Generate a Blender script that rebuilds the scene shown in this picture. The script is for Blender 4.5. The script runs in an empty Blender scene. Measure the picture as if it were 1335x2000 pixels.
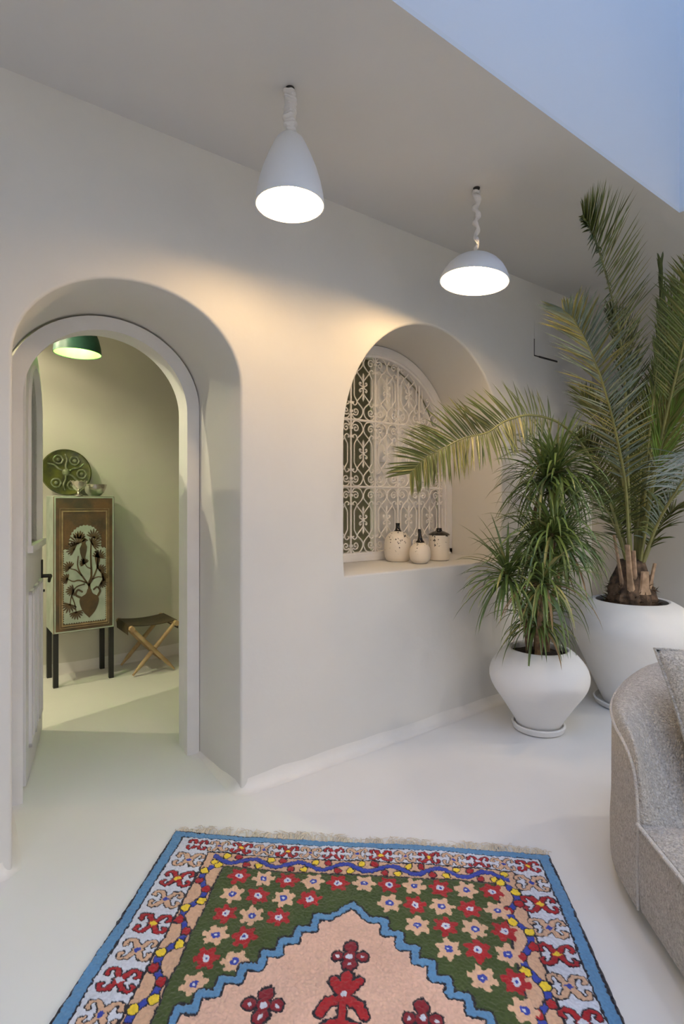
import bpy, bmesh, math, random
import numpy as np
from mathutils import Vector, Matrix, Quaternion
PI = math.pi
random.seed(7)
SC = bpy.context.scene
COL = SC.collection

# room frame: x runs along the arched wall, y goes through it, z up.
# survey frame: X right / Y forward of the tripod, used to set out the free-standing things.
TH = math.radians(53.298)
SN, CS = math.sin(TH), math.cos(TH)
ROT = -(PI / 2 - TH)
def room(X, Y):
    return ((X + .469) * SN + (Y - 2.519) * CS, -(X + .469) * CS + (Y - 2.519) * SN)

# ------------------------------------------------------------------ camera, sky, exposure
cam_d = bpy.data.cameras.new('camera')
cam = bpy.data.objects.new('camera', cam_d); COL.objects.link(cam)
cam.location = (-1.1295, -2.2999, 1.35)
cam.rotation_euler = (PI / 2, 0, ROT)
cam_d.sensor_width = 36; cam_d.lens = 1060 / 2000 * 36
cam_d.shift_y = -.01; cam_d.clip_start = .02
SC.camera = cam

SKY_STRENGTH = 1.75
w = bpy.data.worlds.new('dusk_sky'); SC.world = w; w.use_nodes = True
nt = w.node_tree
bg = nt.nodes['Background']
bg.inputs[0].default_value = (.30, .53, 1.0, 1); bg.inputs[1].default_value = SKY_STRENGTH
LAMP_W = 11.0           # the two pendants of the court
BACK_W = 46.0           # the lamps of the room behind
FILL_W = 41.0          # unseen fill pendants added behind the viewpoint
WARM = (1.0, .66, .31)
SC.view_settings.view_transform = 'Standard'
SC.view_settings.look = 'None'
SC.view_settings.gamma = 1
SC.view_settings.use_curve_mapping = False
SC.view_settings.exposure = 0.64

# ------------------------------------------------------------------ helpers
class MB:
    def __init__(s): s.v = []; s.f = []; s.mi = []
    def add(s, vs, fs, mi=0):
        o = len(s.v); s.v += [tuple(p) for p in vs]
        for f in fs: s.f.append(tuple(i + o for i in f)); s.mi.append(mi)
        return s
    def box(s, a, b, mi=0, M=None):
        (x0, y0, z0), (x1, y1, z1) = a, b
        vs = [Vector(p) for p in ((x0,y0,z0),(x1,y0,z0),(x1,y1,z0),(x0,y1,z0),(x0,y0,z1),(x1,y0,z1),(x1,y1,z1),(x0,y1,z1))]
        if M: vs = [M @ p for p in vs]
        return s.add(vs, [(0,3,2,1),(4,5,6,7),(0,1,5,4),(1,2,6,5),(2,3,7,6),(3,0,4,7)], mi)
    def lathe(s, prof, c=(0,0,0), n=48, mi=0, M=None, fn=None):
        vs = []
        for r, z in prof:
            for k in range(n):
                a = 2 * PI * k / n
                p = Vector((r * math.cos(a), r * math.sin(a), z))
                if fn: p = fn(p, a)
                if M: p = M @ p
                vs.append(p + Vector(c))
        fs = [(i*n+k, i*n+(k+1)%n, (i+1)*n+(k+1)%n, (i+1)*n+k) for i in range(len(prof)-1) for k in range(n)]
        if prof[0][0] > 1e-4: fs.append(tuple(reversed(range(n))))
        if prof[-1][0] > 1e-4: fs.append(tuple((len(prof)-1)*n + k for k in range(n)))
        return s.add(vs, fs, mi)
    def tube(s, pts, r, n=8, mi=0, closed=False, flat=1.0):
        pts = [Vector(p) for p in pts]; m = len(pts)
        if m < 2: return s
        rs = r if isinstance(r, (list, tuple)) else [r] * m
        ref = None; vs = []
        for i in range(m):
            t = (pts[min(i+1, m-1)] - pts[max(i-1, 0)])
            if t.length < 1e-9: t = Vector((0,0,1))
            t.normalize()
            if ref is None:
                ref = t.cross(Vector((0,0,1)))
                if ref.length < .1: ref = t.cross(Vector((0,1,0)))
            ref = (ref - t * ref.dot(t)); ref.normalize(); b = t.cross(ref)
            for k in range(n):
                a = 2*PI*k/n
                vs.append(pts[i] + ref * (rs[i]*math.cos(a)) + b * (rs[i]*flat*math.sin(a)))
        fs = [(i*n+k, i*n+(k+1)%n, (i+1)*n+(k+1)%n, (i+1)*n+k) for i in range(m-1) for k in range(n)]
        fs += [tuple(reversed(range(n))), tuple((m-1)*n+k for k in range(n))]
        return s.add(vs, fs, mi)
    def prism(s, poly, d0, d1, mi=0, plane='xz', M=None):
        """outline in the x/z plane pushed from y=d0 to y=d1"""
        n = len(poly)
        def P(a, b, d): return Vector((a, d, b)) if plane == 'xz' else Vector((a, b, d))
        vs = [P(a, b, d0) for a, b in poly] + [P(a, b, d1) for a, b in poly]
        if M: vs = [M @ p for p in vs]
        return s.add(vs, [tuple(range(n)), tuple(reversed(range(n, 2*n)))] + [(i, i+n, (i+1)%n+n, (i+1)%n) for i in range(n)], mi)
    def strip(s, A, B, mi=0):
        n = len(A)
        return s.add(list(A) + list(B), [(i, i+1, n+i+1, n+i) for i in range(n-1)], mi)
    def build(s, name, mats, parent=None, smooth=True, normals=True, bevel=0, sub=0, loc=None):
        me = bpy.data.meshes.new(name); me.from_pydata(s.v, [], s.f); me.update()
        if not isinstance(mats, (list, tuple)): mats = [mats]
        for m in mats: me.materials.append(m)
        me.polygons.foreach_set('material_index', s.mi)
        if normals:
            bm = bmesh.new(); bm.from_mesh(me)
            bmesh.ops.remove_doubles(bm, verts=bm.verts, dist=1e-6)
            bmesh.ops.recalc_face_normals(bm, faces=bm.faces); bm.to_mesh(me); bm.free()
        o = bpy.data.objects.new(name, me); COL.objects.link(o)
        if parent: o.parent = parent
        if loc: o.location = loc
        if smooth:
            me.polygons.foreach_set('use_smooth', [True] * len(me.polygons))
            if smooth != 'full':
                try: me.set_sharp_from_angle(angle=math.radians(38))
                except Exception: pass
        if bevel:
            b = o.modifiers.new('bevel', 'BEVEL'); b.width = bevel; b.segments = 3; b.limit_method = 'ANGLE'
        if sub:
            b = o.modifiers.new('subsurf', 'SUBSURF'); b.levels = sub; b.render_levels = sub
        return o

def tag(o, label=None, cat=None, group=None, kind=None):
    if label: o['label'] = label
    if cat: o['category'] = cat
    if group: o['group'] = group
    if kind: o['kind'] = kind
    return o
def thing(name, loc=(0,0,0), rz=0, **k):
    o = bpy.data.objects.new(name, None); COL.objects.link(o)
    o.empty_display_size = .1; o.location = loc; o.rotation_euler = (0, 0, rz)
    return tag(o, **k)
def spline(P, n):
    """Catmull-Rom through the points, n samples"""
    P = [Vector(p) for p in P]; m = len(P) - 1; out = []
    for j in range(n):
        t = j / (n - 1) * m; i = min(int(t), m - 1); u = t - i
        p0 = P[i-1] if i > 0 else 2*P[0] - P[1]; p1 = P[i]; p2 = P[i+1]; p3 = P[i+2] if i + 2 <= m else 2*P[m] - P[m-1]
        out.append(.5 * ((2*p1) + (p2-p0)*u + (2*p0-5*p1+4*p2-p3)*u*u + (3*p1-p0-3*p2+p3)*u*u*u))
    return out

# ------------------------------------------------------------------ materials
def mat(name, col, rough=.6, metal=0, bump=0, bscale=20, var=0, vscale=3, col2=None, spec=.5, emit=None, estr=0, sheen=0, detail=6, trans=0, bdist=.01):
    m = bpy.data.materials.new(name); m.use_nodes = True
    t = m.node_tree; b = t.nodes['Principled BSDF']
    b.inputs['Base Color'].default_value = (*col, 1); b.inputs['Roughness'].default_value = rough
    b.inputs['Metallic'].default_value = metal; b.inputs['Specular IOR Level'].default_value = spec
    if sheen: b.inputs['Sheen Weight'].default_value = sheen
    if trans: b.inputs['Transmission Weight'].default_value = trans
    if emit: b.inputs['Emission Color'].default_value = (*emit, 1); b.inputs['Emission Strength'].default_value = estr
    tc = t.nodes.new('ShaderNodeTexCoord')
    if var or col2:
        n = t.nodes.new('ShaderNodeTexNoise'); n.inputs['Scale'].default_value = vscale; n.inputs['Detail'].default_value = detail
        t.links.new(tc.outputs['Object'], n.inputs['Vector'])
        r = t.nodes.new('ShaderNodeValToRGB')
        c2 = col2 or tuple(max(0, c * (1 - var)) for c in col)
        r.color_ramp.elements[0].position = .36; r.color_ramp.elements[1].position = .64
        r.color_ramp.elements[0].color = (*c2, 1); r.color_ramp.elements[1].color = (*col, 1)
        t.links.new(n.outputs['Fac'], r.inputs['Fac']); t.links.new(r.outputs['Color'], b.inputs['Base Color'])
    if bump:
        n2 = t.nodes.new('ShaderNodeTexNoise'); n2.inputs['Scale'].default_value = bscale; n2.inputs['Detail'].default_value = 5
        t.links.new(tc.outputs['Object'], n2.inputs['Vector'])
        bp = t.nodes.new('ShaderNodeBump'); bp.inputs['Strength'].default_value = bump; bp.inputs['Distance'].default_value = bdist
        t.links.new(n2.outputs['Fac'], bp.inputs['Height']); t.links.new(bp.outputs['Normal'], b.inputs['Normal'])
    return m
M = {}
M['plaster'] = mat('lime_plaster', (.70, .688, .655), .75, bump=.25, bscale=5, var=.05, vscale=1.3, bdist=.02)
M['plaster_e'] = mat('palm_shade_toned_plaster', (.58, .555, .515), .78, bump=.25, bscale=5, var=.08, vscale=1.3, bdist=.02)  # east wall: same plaster, darkened in colour to stand in for the palm's shade
M['ceiling'] = mat('ceiling_plaster', (.66, .655, .64), .8, bump=.15, bscale=6, var=.03, vscale=1, bdist=.02)
M['upper'] = mat('court_plaster', (.68, .68, .68), .8, bump=.15, bscale=5, var=.03, vscale=1)
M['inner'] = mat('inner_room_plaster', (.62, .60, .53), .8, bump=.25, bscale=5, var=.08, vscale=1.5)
M['floor'] = mat('microcement_floor', (.82, .81, .785), .42, bump=.08, bscale=4, var=.06, vscale=1.1, bdist=.02, spec=.4)
M['cove'] = mat('floor_cove', (.80, .78, .745), .5, bump=.15, bscale=12, var=.05, vscale=5)
M['white_paint'] = mat('white_gloss_paint', (.80, .79, .79), .45, bump=.1, bscale=30, var=.04, vscale=8)
M['iron_white'] = mat('white_painted_iron', (.82, .79, .76), .45)
M['shade'] = mat('white_lamp_shade', (.80, .80, .80), .6)
M['cord'] = mat('cord_sleeve_cloth', (.74, .72, .70), .9, bump=.6, bscale=80)
M['dark_iron'] = mat('dark_iron', (.035, .032, .03), .5, metal=.6)
M['black_leg'] = mat('black_steel', (.022, .022, .022), .5, metal=.3)
M['green_shade'] = mat('green_lamp_shade', (.05, .17, .12), .45, var=.5, vscale=9)
M['green_in'] = mat('green_lamp_lining', (.30, .62, .22), .5, var=.3, vscale=9)
M['pot'] = mat('white_matte_pot', (.84, .835, .83), .8, bump=.12, bscale=40, var=.03, vscale=5)
M['soil'] = mat('dark_soil', (.04, .025, .016), .95, bump=1, bscale=60, var=.5, vscale=40)
M['trunk'] = mat('palm_trunk_bark', (.16, .10, .06), .9, bump=1, bscale=40, col2=(.035, .022, .014), vscale=22)
M['petiole'] = mat('cut_frond_stub', (.50, .34, .22), .7, bump=.3, bscale=60, col2=(.30, .20, .12), vscale=25)
M['leaf_palm'] = mat('palm_leaflet', (.15, .185, .045), .42, var=.45, vscale=5)
M['leaf_olive'] = mat('palm_leaflet_olive', (.225, .22, .06), .42, var=.4, vscale=6)
M['leaf_blue'] = mat('palm_leaflet_glaucous', (.19, .25, .19), .4, var=.35, vscale=7)
M['leaf_pale'] = mat('palm_leaflet_pale_blue', (.36, .44, .42), .4, var=.35, vscale=7)
M['leaf_bright'] = mat('palm_leaflet_young', (.19, .30, .05), .4, var=.35, vscale=9)
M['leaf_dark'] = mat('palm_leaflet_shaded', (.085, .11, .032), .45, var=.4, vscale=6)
M['rachis'] = mat('palm_midrib', (.25, .25, .08), .45, var=.3, vscale=8)
M['leaf_drac'] = mat('dracaena_leaf', (.155, .225, .06), .36, col2=(.085, .135, .035), vscale=9)
M['leaf_drac2'] = mat('dracaena_leaf_yellowing', (.36, .33, .13), .45, col2=(.18, .22, .06), vscale=7)
M['leaf_dry'] = mat('dry_leaf', (.42, .27, .13), .7, var=.4, vscale=12)
M['cane'] = mat('dracaena_cane', (.27, .17, .085), .8, bump=.6, bscale=70, col2=(.13, .085, .05), vscale=30)
M['rust'] = mat('rust_brown_paint', (.15, .078, .032), .55, bump=.3, bscale=30, col2=(.065, .048, .028), vscale=9)
M['rust_line'] = mat('worn_ochre_edge', (.36, .26, .14), .6, var=.4, vscale=20)
M['turq'] = mat('pale_turquoise_paint', (.44, .50, .44), .6, bump=.2, bscale=40, col2=(.34, .40, .34), vscale=10)
M['motif'] = mat('brown_painted_motif', (.115, .07, .03), .6, col2=(.07, .048, .026), vscale=14)
M['wood'] = mat('pale_turned_wood', (.56, .40, .22), .5, bump=.2, bscale=40, col2=(.42, .28, .14), vscale=12)
M['leather'] = mat('brown_leather', (.085, .06, .03), .5, bump=.3, bscale=60, col2=(.05, .038, .022), vscale=8)
M['silver'] = mat('hammered_silver', (.62, .58, .52), .22, metal=1, bump=.3, bscale=45)
M['ceramic'] = mat('green_glazed_ceramic', (.095, .10, .022), .12, col2=(.03, .036, .02), vscale=11, bump=.3, bscale=14)
M['ceramic_hi'] = mat('grey_green_glaze', (.19, .21, .14), .15, col2=(.06, .07, .03), vscale=20)
M['black_glaze'] = mat('black_glaze', (.012, .010, .009), .12)
M['picture'] = mat('grey_print', (.10, .10, .095), .6, col2=(.03, .03, .03), vscale=18)
M['dark_gap'] = mat('dark_seam', (.03, .028, .026), .9)
M['outlet'] = mat('outlet_plastic', (.70, .64, .56), .5)
M['piping'] = mat('boucle_piping', (.68, .635, .575), .95, bump=1, bscale=160)

def boucle(name, c1, c2):
    m = mat(name, c1, .95, sheen=.3)
    t = m.node_tree; b = t.nodes['Principled BSDF']; tc = t.nodes.new('ShaderNodeTexCoord')
    n = t.nodes.new('ShaderNodeTexNoise'); n.inputs['Scale'].default_value = 95; n.inputs['Detail'].default_value = 5; n.inputs['Roughness'].default_value = .7; n.inputs['Distortion'].default_value = 1.2
    n2 = t.nodes.new('ShaderNodeTexVoronoi'); n2.inputs['Scale'].default_value = 130
    r = t.nodes.new('ShaderNodeValToRGB'); r.color_ramp.elements[0].position = .38; r.color_ramp.elements[1].position = .62
    r.color_ramp.elements[0].color = (*c2, 1); r.color_ramp.elements[1].color = (*c1, 1)
    for x in (n, n2): t.links.new(tc.outputs['Object'], x.inputs['Vector'])
    t.links.new(n.outputs['Fac'], r.inputs['Fac']); t.links.new(r.outputs['Color'], b.inputs['Base Color'])
    a = t.nodes.new('ShaderNodeMath'); a.operation = 'SUBTRACT'
    t.links.new(n.outputs['Fac'], a.inputs[0]); t.links.new(n2.outputs['Distance'], a.inputs[1])
    bp = t.nodes.new('ShaderNodeBump'); bp.inputs['Strength'].default_value = .9; bp.inputs['Distance'].default_value = .008
    t.links.new(a.outputs[0], bp.inputs['Height']); t.links.new(bp.outputs['Normal'], b.inputs['Normal'])
    return m
M['boucle'] = boucle('grey_boucle', (.70, .645, .575), (.40, .355, .30))
M['boucle2'] = boucle('grey_boucle_pillow', (.64, .61, .56), (.31, .29, .255))

def speckled(name):
    m = mat(name, (.80, .73, .63), .28)
    t = m.node_tree; b = t.nodes['Principled BSDF']; tc = t.nodes.new('ShaderNodeTexCoord')
    v = t.nodes.new('ShaderNodeTexVoronoi'); v.inputs['Scale'].default_value = 85; v.inputs['Randomness'].default_value = 1
    mp = t.nodes.new('ShaderNodeMapping'); mp.inputs['Scale'].default_value = (1, 1, .75)
    t.links.new(tc.outputs['Object'], mp.inputs['Vector']); t.links.new(mp.outputs['Vector'], v.inputs['Vector'])
    n = t.nodes.new('ShaderNodeTexNoise'); n.inputs['Scale'].default_value = 26; t.links.new(tc.outputs['Object'], n.inputs['Vector'])
    sx = t.nodes.new('ShaderNodeSeparateXYZ'); t.links.new(tc.outputs['Object'], sx.inputs[0])
    # splashes are denser towards the shoulder of the jar
    th = t.nodes.new('ShaderNodeMapRange'); th.inputs[1].default_value = .02; th.inputs[2].default_value = .17; th.inputs[3].default_value = -.05; th.inputs[4].default_value = .36
    t.links.new(sx.outputs['Z'], th.inputs[0])
    ml = t.nodes.new('ShaderNodeMath'); ml.operation = 'MULTIPLY'
    pw = t.nodes.new('ShaderNodeMapRange'); pw.inputs[1].default_value = .42; pw.inputs[2].default_value = .7; pw.inputs[3].default_value = 0; pw.inputs[4].default_value = 2.0
    t.links.new(n.outputs['Fac'], pw.inputs[0])
    t.links.new(pw.outputs[0], ml.inputs[0]); t.links.new(th.outputs[0], ml.inputs[1])
    lt = t.nodes.new('ShaderNodeMath'); lt.operation = 'LESS_THAN'
    t.links.new(v.outputs['Distance'], lt.inputs[0]); t.links.new(ml.outputs[0], lt.inputs[1])
    mx = t.nodes.new('ShaderNodeMix'); mx.data_type = 'RGBA'
    mx.inputs[6].default_value = (.80, .73, .63, 1); mx.inputs[7].default_value = (.02, .017, .015, 1)
    t.links.new(lt.outputs[0], mx.inputs[0]); t.links.new(mx.outputs[2], b.inputs['Base Color'])
    return m
M['speckle'] = speckled('speckled_ivory_glaze')

def glow(name, col, watt, r):
    m = bpy.data.materials.new(name); m.use_nodes = True; t = m.node_tree; t.nodes.clear()
    e = t.nodes.new('ShaderNodeEmission'); e.inputs[0].default_value = (*col, 1); e.inputs[1].default_value = watt / (4 * PI * PI * r * r)
    o = t.nodes.new('ShaderNodeOutputMaterial'); t.links.new(e.outputs[0], o.inputs[0]); return m
def glass(name, tint, milk, rough=.02):
    """pane: part see-through, part milky white, with a clear reflection"""
    m = bpy.data.materials.new(name); m.use_nodes = True; t = m.node_tree; t.nodes.clear()
    tr = t.nodes.new('ShaderNodeBsdfTransparent'); tr.inputs[0].default_value = (*tint, 1)
    df = t.nodes.new('ShaderNodeBsdfDiffuse'); df.inputs[0].default_value = (.90, .89, .87, 1)
    gl = t.nodes.new('ShaderNodeBsdfGlossy'); gl.inputs['Roughness'].default_value = rough
    fr = t.nodes.new('ShaderNodeFresnel'); fr.inputs[0].default_value = 1.5
    m1 = t.nodes.new('ShaderNodeMixShader'); m1.inputs[0].default_value = milk
    t.links.new(tr.outputs[0], m1.inputs[1]); t.links.new(df.outputs[0], m1.inputs[2])
    m2 = t.nodes.new('ShaderNodeMixShader')
    t.links.new(fr.outputs[0], m2.inputs[0]); t.links.new(m1.outputs[0], m2.inputs[1]); t.links.new(gl.outputs[0], m2.inputs[2])
    o = t.nodes.new('ShaderNodeOutputMaterial'); t.links.new(m2.outputs[0], o.inputs[0]); return m
M['pane'] = glass('clear_pane', (.85, .88, .85), .04)
M['milk'] = glass('milky_pane', (.9, .9, .9), .94)
M['milk_low'] = glass('milky_pane_low', (.9, .92, .9), .80)

# ------------------------------------------------------------------ the room
CEIL = 2.915
XL, XR, YF = -3.6, 3.09, -5.2          # left wall, right wall, wall behind the camera
OY0, OY1, OX0, OX1 = -4.3, -1.035, -2.9, 2.09   # open light court
WT = .66                                # thickness of the arched wall
YB = 2.42                               # back wall of the inner room
def struct(o): o['kind'] = 'structure'; return o

def arch(x0, x1, z0, spring, rise, n=40):
    cx, a = (x0 + x1) / 2, (x1 - x0) / 2
    side = [(x0, z0 + (spring - z0) * k / 8) for k in range(8)]
    top = [(cx - a * math.cos(PI * k / n), spring + rise * math.sin(PI * k / n)) for k in range(n + 1)]
    other = [(x1, spring + (z0 - spring) * (k + 1) / 8) for k in range(8)]
    return side + top + other
def grow(loop, d, closed):
    """offset an outline outwards by d"""
    out = []; n = len(loop)
    for i in range(n):
        a = loop[(i - 1) % n] if (closed or i > 0) else loop[i]; b = loop[(i + 1) % n] if (closed or i < n - 1) else loop[i]
        tx, tz = b[0] - a[0], b[1] - a[1]; l = math.hypot(tx, tz) or 1
        out.append((loop[i][0] - tz / l * d, loop[i][1] + tx / l * d))
    return out
mb = MB(); mb.box((XL - .2, YF - .2, -.15), (XR + .2, YB + .2, 0)); struct(mb.build('floor', M['floor'], smooth=False))

door_f = arch(-.91, 0, 0, 1.885, .375); door_b = arch(-.90, .003, 0, 1.86, .40)
win_f = arch(.60, 1.93, .955, 1.69, .72); win_b = arch(.60, 2.0, .955, 1.69, .72)
bm = bmesh.new()
R = .014
def ring(pts, y): return [bm.verts.new((x, y, z)) for x, z in pts]
def bridge(A, B, closed):
    n = len(A)
    for i in range(n if closed else n - 1):
        bm.faces.new((A[i], A[(i+1)%n], B[(i+1)%n], B[i]))
dl = [ring([(max(-1.2, x), max(z, 0)) if i not in (0, len(door_f)-1) else (x, 0) for i, (x, z) in enumerate(grow(door_f, R * (1 - math.sin(a)), False))], R * (1 - math.cos(a))) for a in (0, PI/8, PI/4, 3*PI/8, PI/2)]
dl.append(ring(door_b, .50)); dl.append(ring(door_b, WT))
for a, b in zip(dl, dl[1:]): bridge(a, b, False)
wl = [ring(grow(win_f, R * (1 - math.sin(a)), True), R * (1 - math.cos(a))) for a in (0, PI/8, PI/4, 3*PI/8, PI/2)]
wl.append(ring(win_b, .48)); wl.append(ring(win_b, WT))
for a, b in zip(wl, wl[1:]): bridge(a, b, True)
for y, d, wn in ((0, dl[0], wl[0]), (WT, dl[-1], wl[-1])):
    c = [bm.verts.new(p) for p in ((XR, y, 0), (XR, y, CEIL + .02), (XL, y, CEIL + .02), (XL, y, 0))]
    loop = list(d) + c
    es = []
    for L in (loop, wn):
        for i in range(len(L)):
            e = bm.edges.get((L[i], L[(i+1) % len(L)])) or bm.edges.new((L[i], L[(i+1) % len(L)])); es.append(e)
    bmesh.ops.triangle_fill(bm, use_beauty=True, use_dissolve=False, edges=es)
    if y == 0: c0 = c
    else:
        for i in range(3): bm.faces.new((c0[i], c0[i+1], c[i+1], c[i]))
bmesh.ops.recalc_face_normals(bm, faces=bm.faces)
me = bpy.data.meshes.new('wall_north'); bm.to_mesh(me); bm.free(); me.materials.append(M['plaster'])
me.polygons.foreach_set('use_smooth', [True] * len(me.polygons)); me.set_sharp_from_angle(angle=math.radians(32))
o = bpy.data.objects.new('wall_north', me); COL.objects.link(o); struct(o)

TOP = 6.2
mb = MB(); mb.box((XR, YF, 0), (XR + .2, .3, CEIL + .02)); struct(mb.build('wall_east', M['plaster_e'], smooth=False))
mb = MB(); mb.box((XL - .2, YF, 0), (XL, .3, CEIL + .02)); struct(mb.build('wall_west', M['plaster'], smooth=False))
mb = MB(); mb.box((XL - .2, YF - .2, 0), (XR + .2, YF, CEIL + .02)); struct(mb.build('wall_south', M['plaster'], smooth=False))
mb = MB()
mb.box((XL - .2, OY1, CEIL), (XR + .2, .3, CEIL + .02)); mb.box((XL - .2, YF - .2, CEIL), (XR + .2, OY0, CEIL + .02))
mb.box((OX1, OY0, CEIL), (XR + .2, OY1, CEIL + .02)); mb.box((XL - .2, OY0, CEIL), (OX0, OY1, CEIL + .02))
struct(mb.build('ceiling', M['ceiling'], smooth=False))
mb = MB(); mb.box((OX0 - .2, OY1, CEIL + .02), (OX1 + .2, OY1 + .2, TOP)); struct(mb.build('wall_court_north', M['upper'], smooth=False))
mb = MB(); mb.box((OX1, OY0 - .2, CEIL + .02), (OX1 + .2, OY1, TOP)); struct(mb.build('wall_court_east', M['upper'], smooth=False))
mb = MB(); mb.box((OX0 - .2, OY0 - .2, CEIL + .02), (OX1, OY0, TOP)); struct(mb.build('wall_court_south', M['upper'], smooth=False))
mb = MB(); mb.box((OX0 - .2, OY0, CEIL + .02), (OX0, OY1, TOP)); struct(mb.build('wall_court_west', M['upper'], smooth=False))
# inner room
IC = 3.3
mb = MB(); mb.box((XL - .2, YB, 0), (XR + .4, YB + .2, IC)); struct(mb.build('wall_inner_north', M['inner'], smooth=False))
mb = MB(); mb.box((XL - .2, WT - .1, 0), (XL, YB, IC)); struct(mb.build('wall_inner_west', M['inner'], smooth=False))
mb = MB(); mb.box((XR, WT - .1, 0), (XR + .2, YB, IC)); struct(mb.build('wall_inner_east', M['inner'], smooth=False))
mb = MB(); mb.box((XL - .2, .3, IC), (XR + .2, YB + .2, IC + .1)); mb.box((XL, .3, CEIL + .02), (XR, WT, IC)); struct(mb.build('ceiling_inner', M['inner'], smooth=False))

# rounded plaster cove where wall meets floor
def cove(name, path, h=.055, d=.035, n=7):
    """path: floor points; the cove lies to the right of the walking direction"""
    prof = [(d * (1 - math.sin(PI/2*k/n)), h * (1 - math.cos(PI/2*k/n))) for k in range(n + 1)]
    P = [Vector((x, y)) for x, y in path]; mbb = MB(); rows = []
    for i, p in enumerate(P):
        ts = []
        if i > 0: ts.append((P[i] - P[i-1]).normalized())
        if i < len(P) - 1: ts.append((P[i+1] - P[i]).normalized())
        t = sum(ts, Vector((0, 0))).normalized(); nrm = Vector((t.y, -t.x))
        k = 1 / max(.4, nrm.dot(Vector((ts[0].y, -ts[0].x))))
        j = 1 + random.uniform(-.12, .12)
        rows.append([(p.x + nrm.x * a * k, p.y + nrm.y * a * k, b * j + .0005) for a, b in prof])
    for a, b in zip(rows, rows[1:]): mbb.strip(a, b)
    return struct(mbb.build(name, M['cove'], smooth='full'))
def seg(a, b, n=10): return [(a[0] + (b[0]-a[0]) * k / n, a[1] + (b[1]-a[1]) * k / n) for k in range(n + 1)]
cove('baseboard_north_left', seg((XL, 0), (-.94, 0)) + [(-.915, .02), (-.91, .06)] + seg((-.908, .1), (-.897, .49), 4))
cove('baseboard_north_right', seg((.03, .50), (.004, .06), 5) + [(.006, .02), (.035, 0)] + seg((.1, 0), (XR, 0), 24), h=.06, d=.05)
cove('baseboard_east', seg((XR, 0), (XR, YF), 20))
cove('baseboard_inner_north', seg((XL, YB), (XR, YB), 24), h=.09, d=.02)

# ------------------------------------------------------------------ arched door frame and leaf
def band(mbx, outer, inner, y0, y1, mi=0):
    A = [(x, y0, z) for x, z in outer]; B = [(x, y0, z) for x, z in inner]
    C_ = [(x, y1, z) for x, z in outer]; D = [(x, y1, z) for x, z in inner]
    mbx.strip(A, B, mi); mbx.strip(B, D, mi); mbx.strip(D, C_, mi); mbx.strip(C_, A, mi)
mb = MB(); band(mb, arch(-.895, .0, 0, 1.84, .41), arch(-.822, -.066, 0, 1.82, .365), .50, .545)
band(mb, arch(-.88, -.01, 0, 1.835, .40), arch(-.835, -.053, 0, 1.82, .375), .545, .659)
struct(mb.build('trim_1', M['white_paint']))

leaf = struct(thing('door_1', (-.795, .635, .012), math.radians(76.8)))
W_ = .715; so = arch(0, W_, 0, 1.80, .345, 32)
hole = arch(.105, W_ - .105, 1.115, 1.78, .26, 32)
mb = MB()
TH_ = .042
# stiles, rails and arched head around the glass, solid below
band(mb, arch(0, W_, 1.0, 1.80, .345, 32), arch(.105, W_ - .105, 1.0, 1.78, .26, 32), 0, TH_)
mb.box((.105, .0, 1.0), (W_ - .105, TH_, 1.115)); mb.box((0, 0, 0), (W_, TH_, 1.0))
mb.build('door_panel', M['white_paint'], leaf)
mb = MB()
mb.box((.07, -.022, 1.09), (W_ - .02, 0, 1.125))
for a, b in ((.10, .235), (.29, .425), (.48, .615)):
    mb.box((a, -.014, .14), (a + .018, 0, .90)); mb.box((b - .018, -.014, .14), (b, 0, .90))
    mb.box((a, -.014, .14), (b, 0, .158)); mb.box((a, -.014, .882), (b, 0, .90))
band(mb, arch(.09, W_ - .09, 1.12, 1.78, .275, 32), arch(.105, W_ - .105, 1.12, 1.78, .26, 32), -.012, 0)
mb.build('moulding', M['white_paint'], leaf)
mb = MB(); mb.prism(hole, .018, .024); mb.build('glass_pane', M['pane'], leaf, smooth=False)
mb = MB(); mb.box((W_ - .07, -.008, .76), (W_ - .035, 0, 1.0)); mb.lathe([(.0, 0), (.011, 0), (.011, .05), (0, .05)], n=12, M=Matrix.Translation((W_ - .052, 0, .905)) @ Matrix.Rotation(PI/2, 4, 'X'))
mb.tube([(W_ - .052, -.046, .905), (W_ - .09, -.05, .905), (W_ - .15, -.05, .898), (W_ - .165, -.05, .885)], [.011, .010, .009, .007])
mb.lathe([(0, 0), (.008, 0), (.008, .012), (0, .012)], n=10, M=Matrix.Translation((W_ - .052, -.006, .82)) @ Matrix.Rotation(PI/2, 4, 'X'))
mb.build('door_handle', M['dark_iron'], leaf)

# ------------------------------------------------------------------ window with sash and iron grille
win = struct(thing('window_1', (1.3, .5, .955)))
off = Vector((-1.3, -.5, -.955))
def shifted(mbx): mbx.v = [tuple(Vector(p) + off) for p in mbx.v]; return mbx
fo = arch(.602, 1.998, .957, 1.69, .715, 48); fi = arch(.655, 1.945, 1.0, 1.69, .655, 48); fi2 = arch(.668, 1.932, 1.012, 1.69, .64, 48)
mb = MB()
band(mb, fo, fi, .50, .60); mb.box((.602, .50, .957), (1.998, .60, 1.0))
band(mb, fi, fi2, .515, .585); mb.box((.655, .515, 1.0), (1.945, .585, 1.012))
shifted(mb).build('window_frame', M['white_paint'], win)
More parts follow.
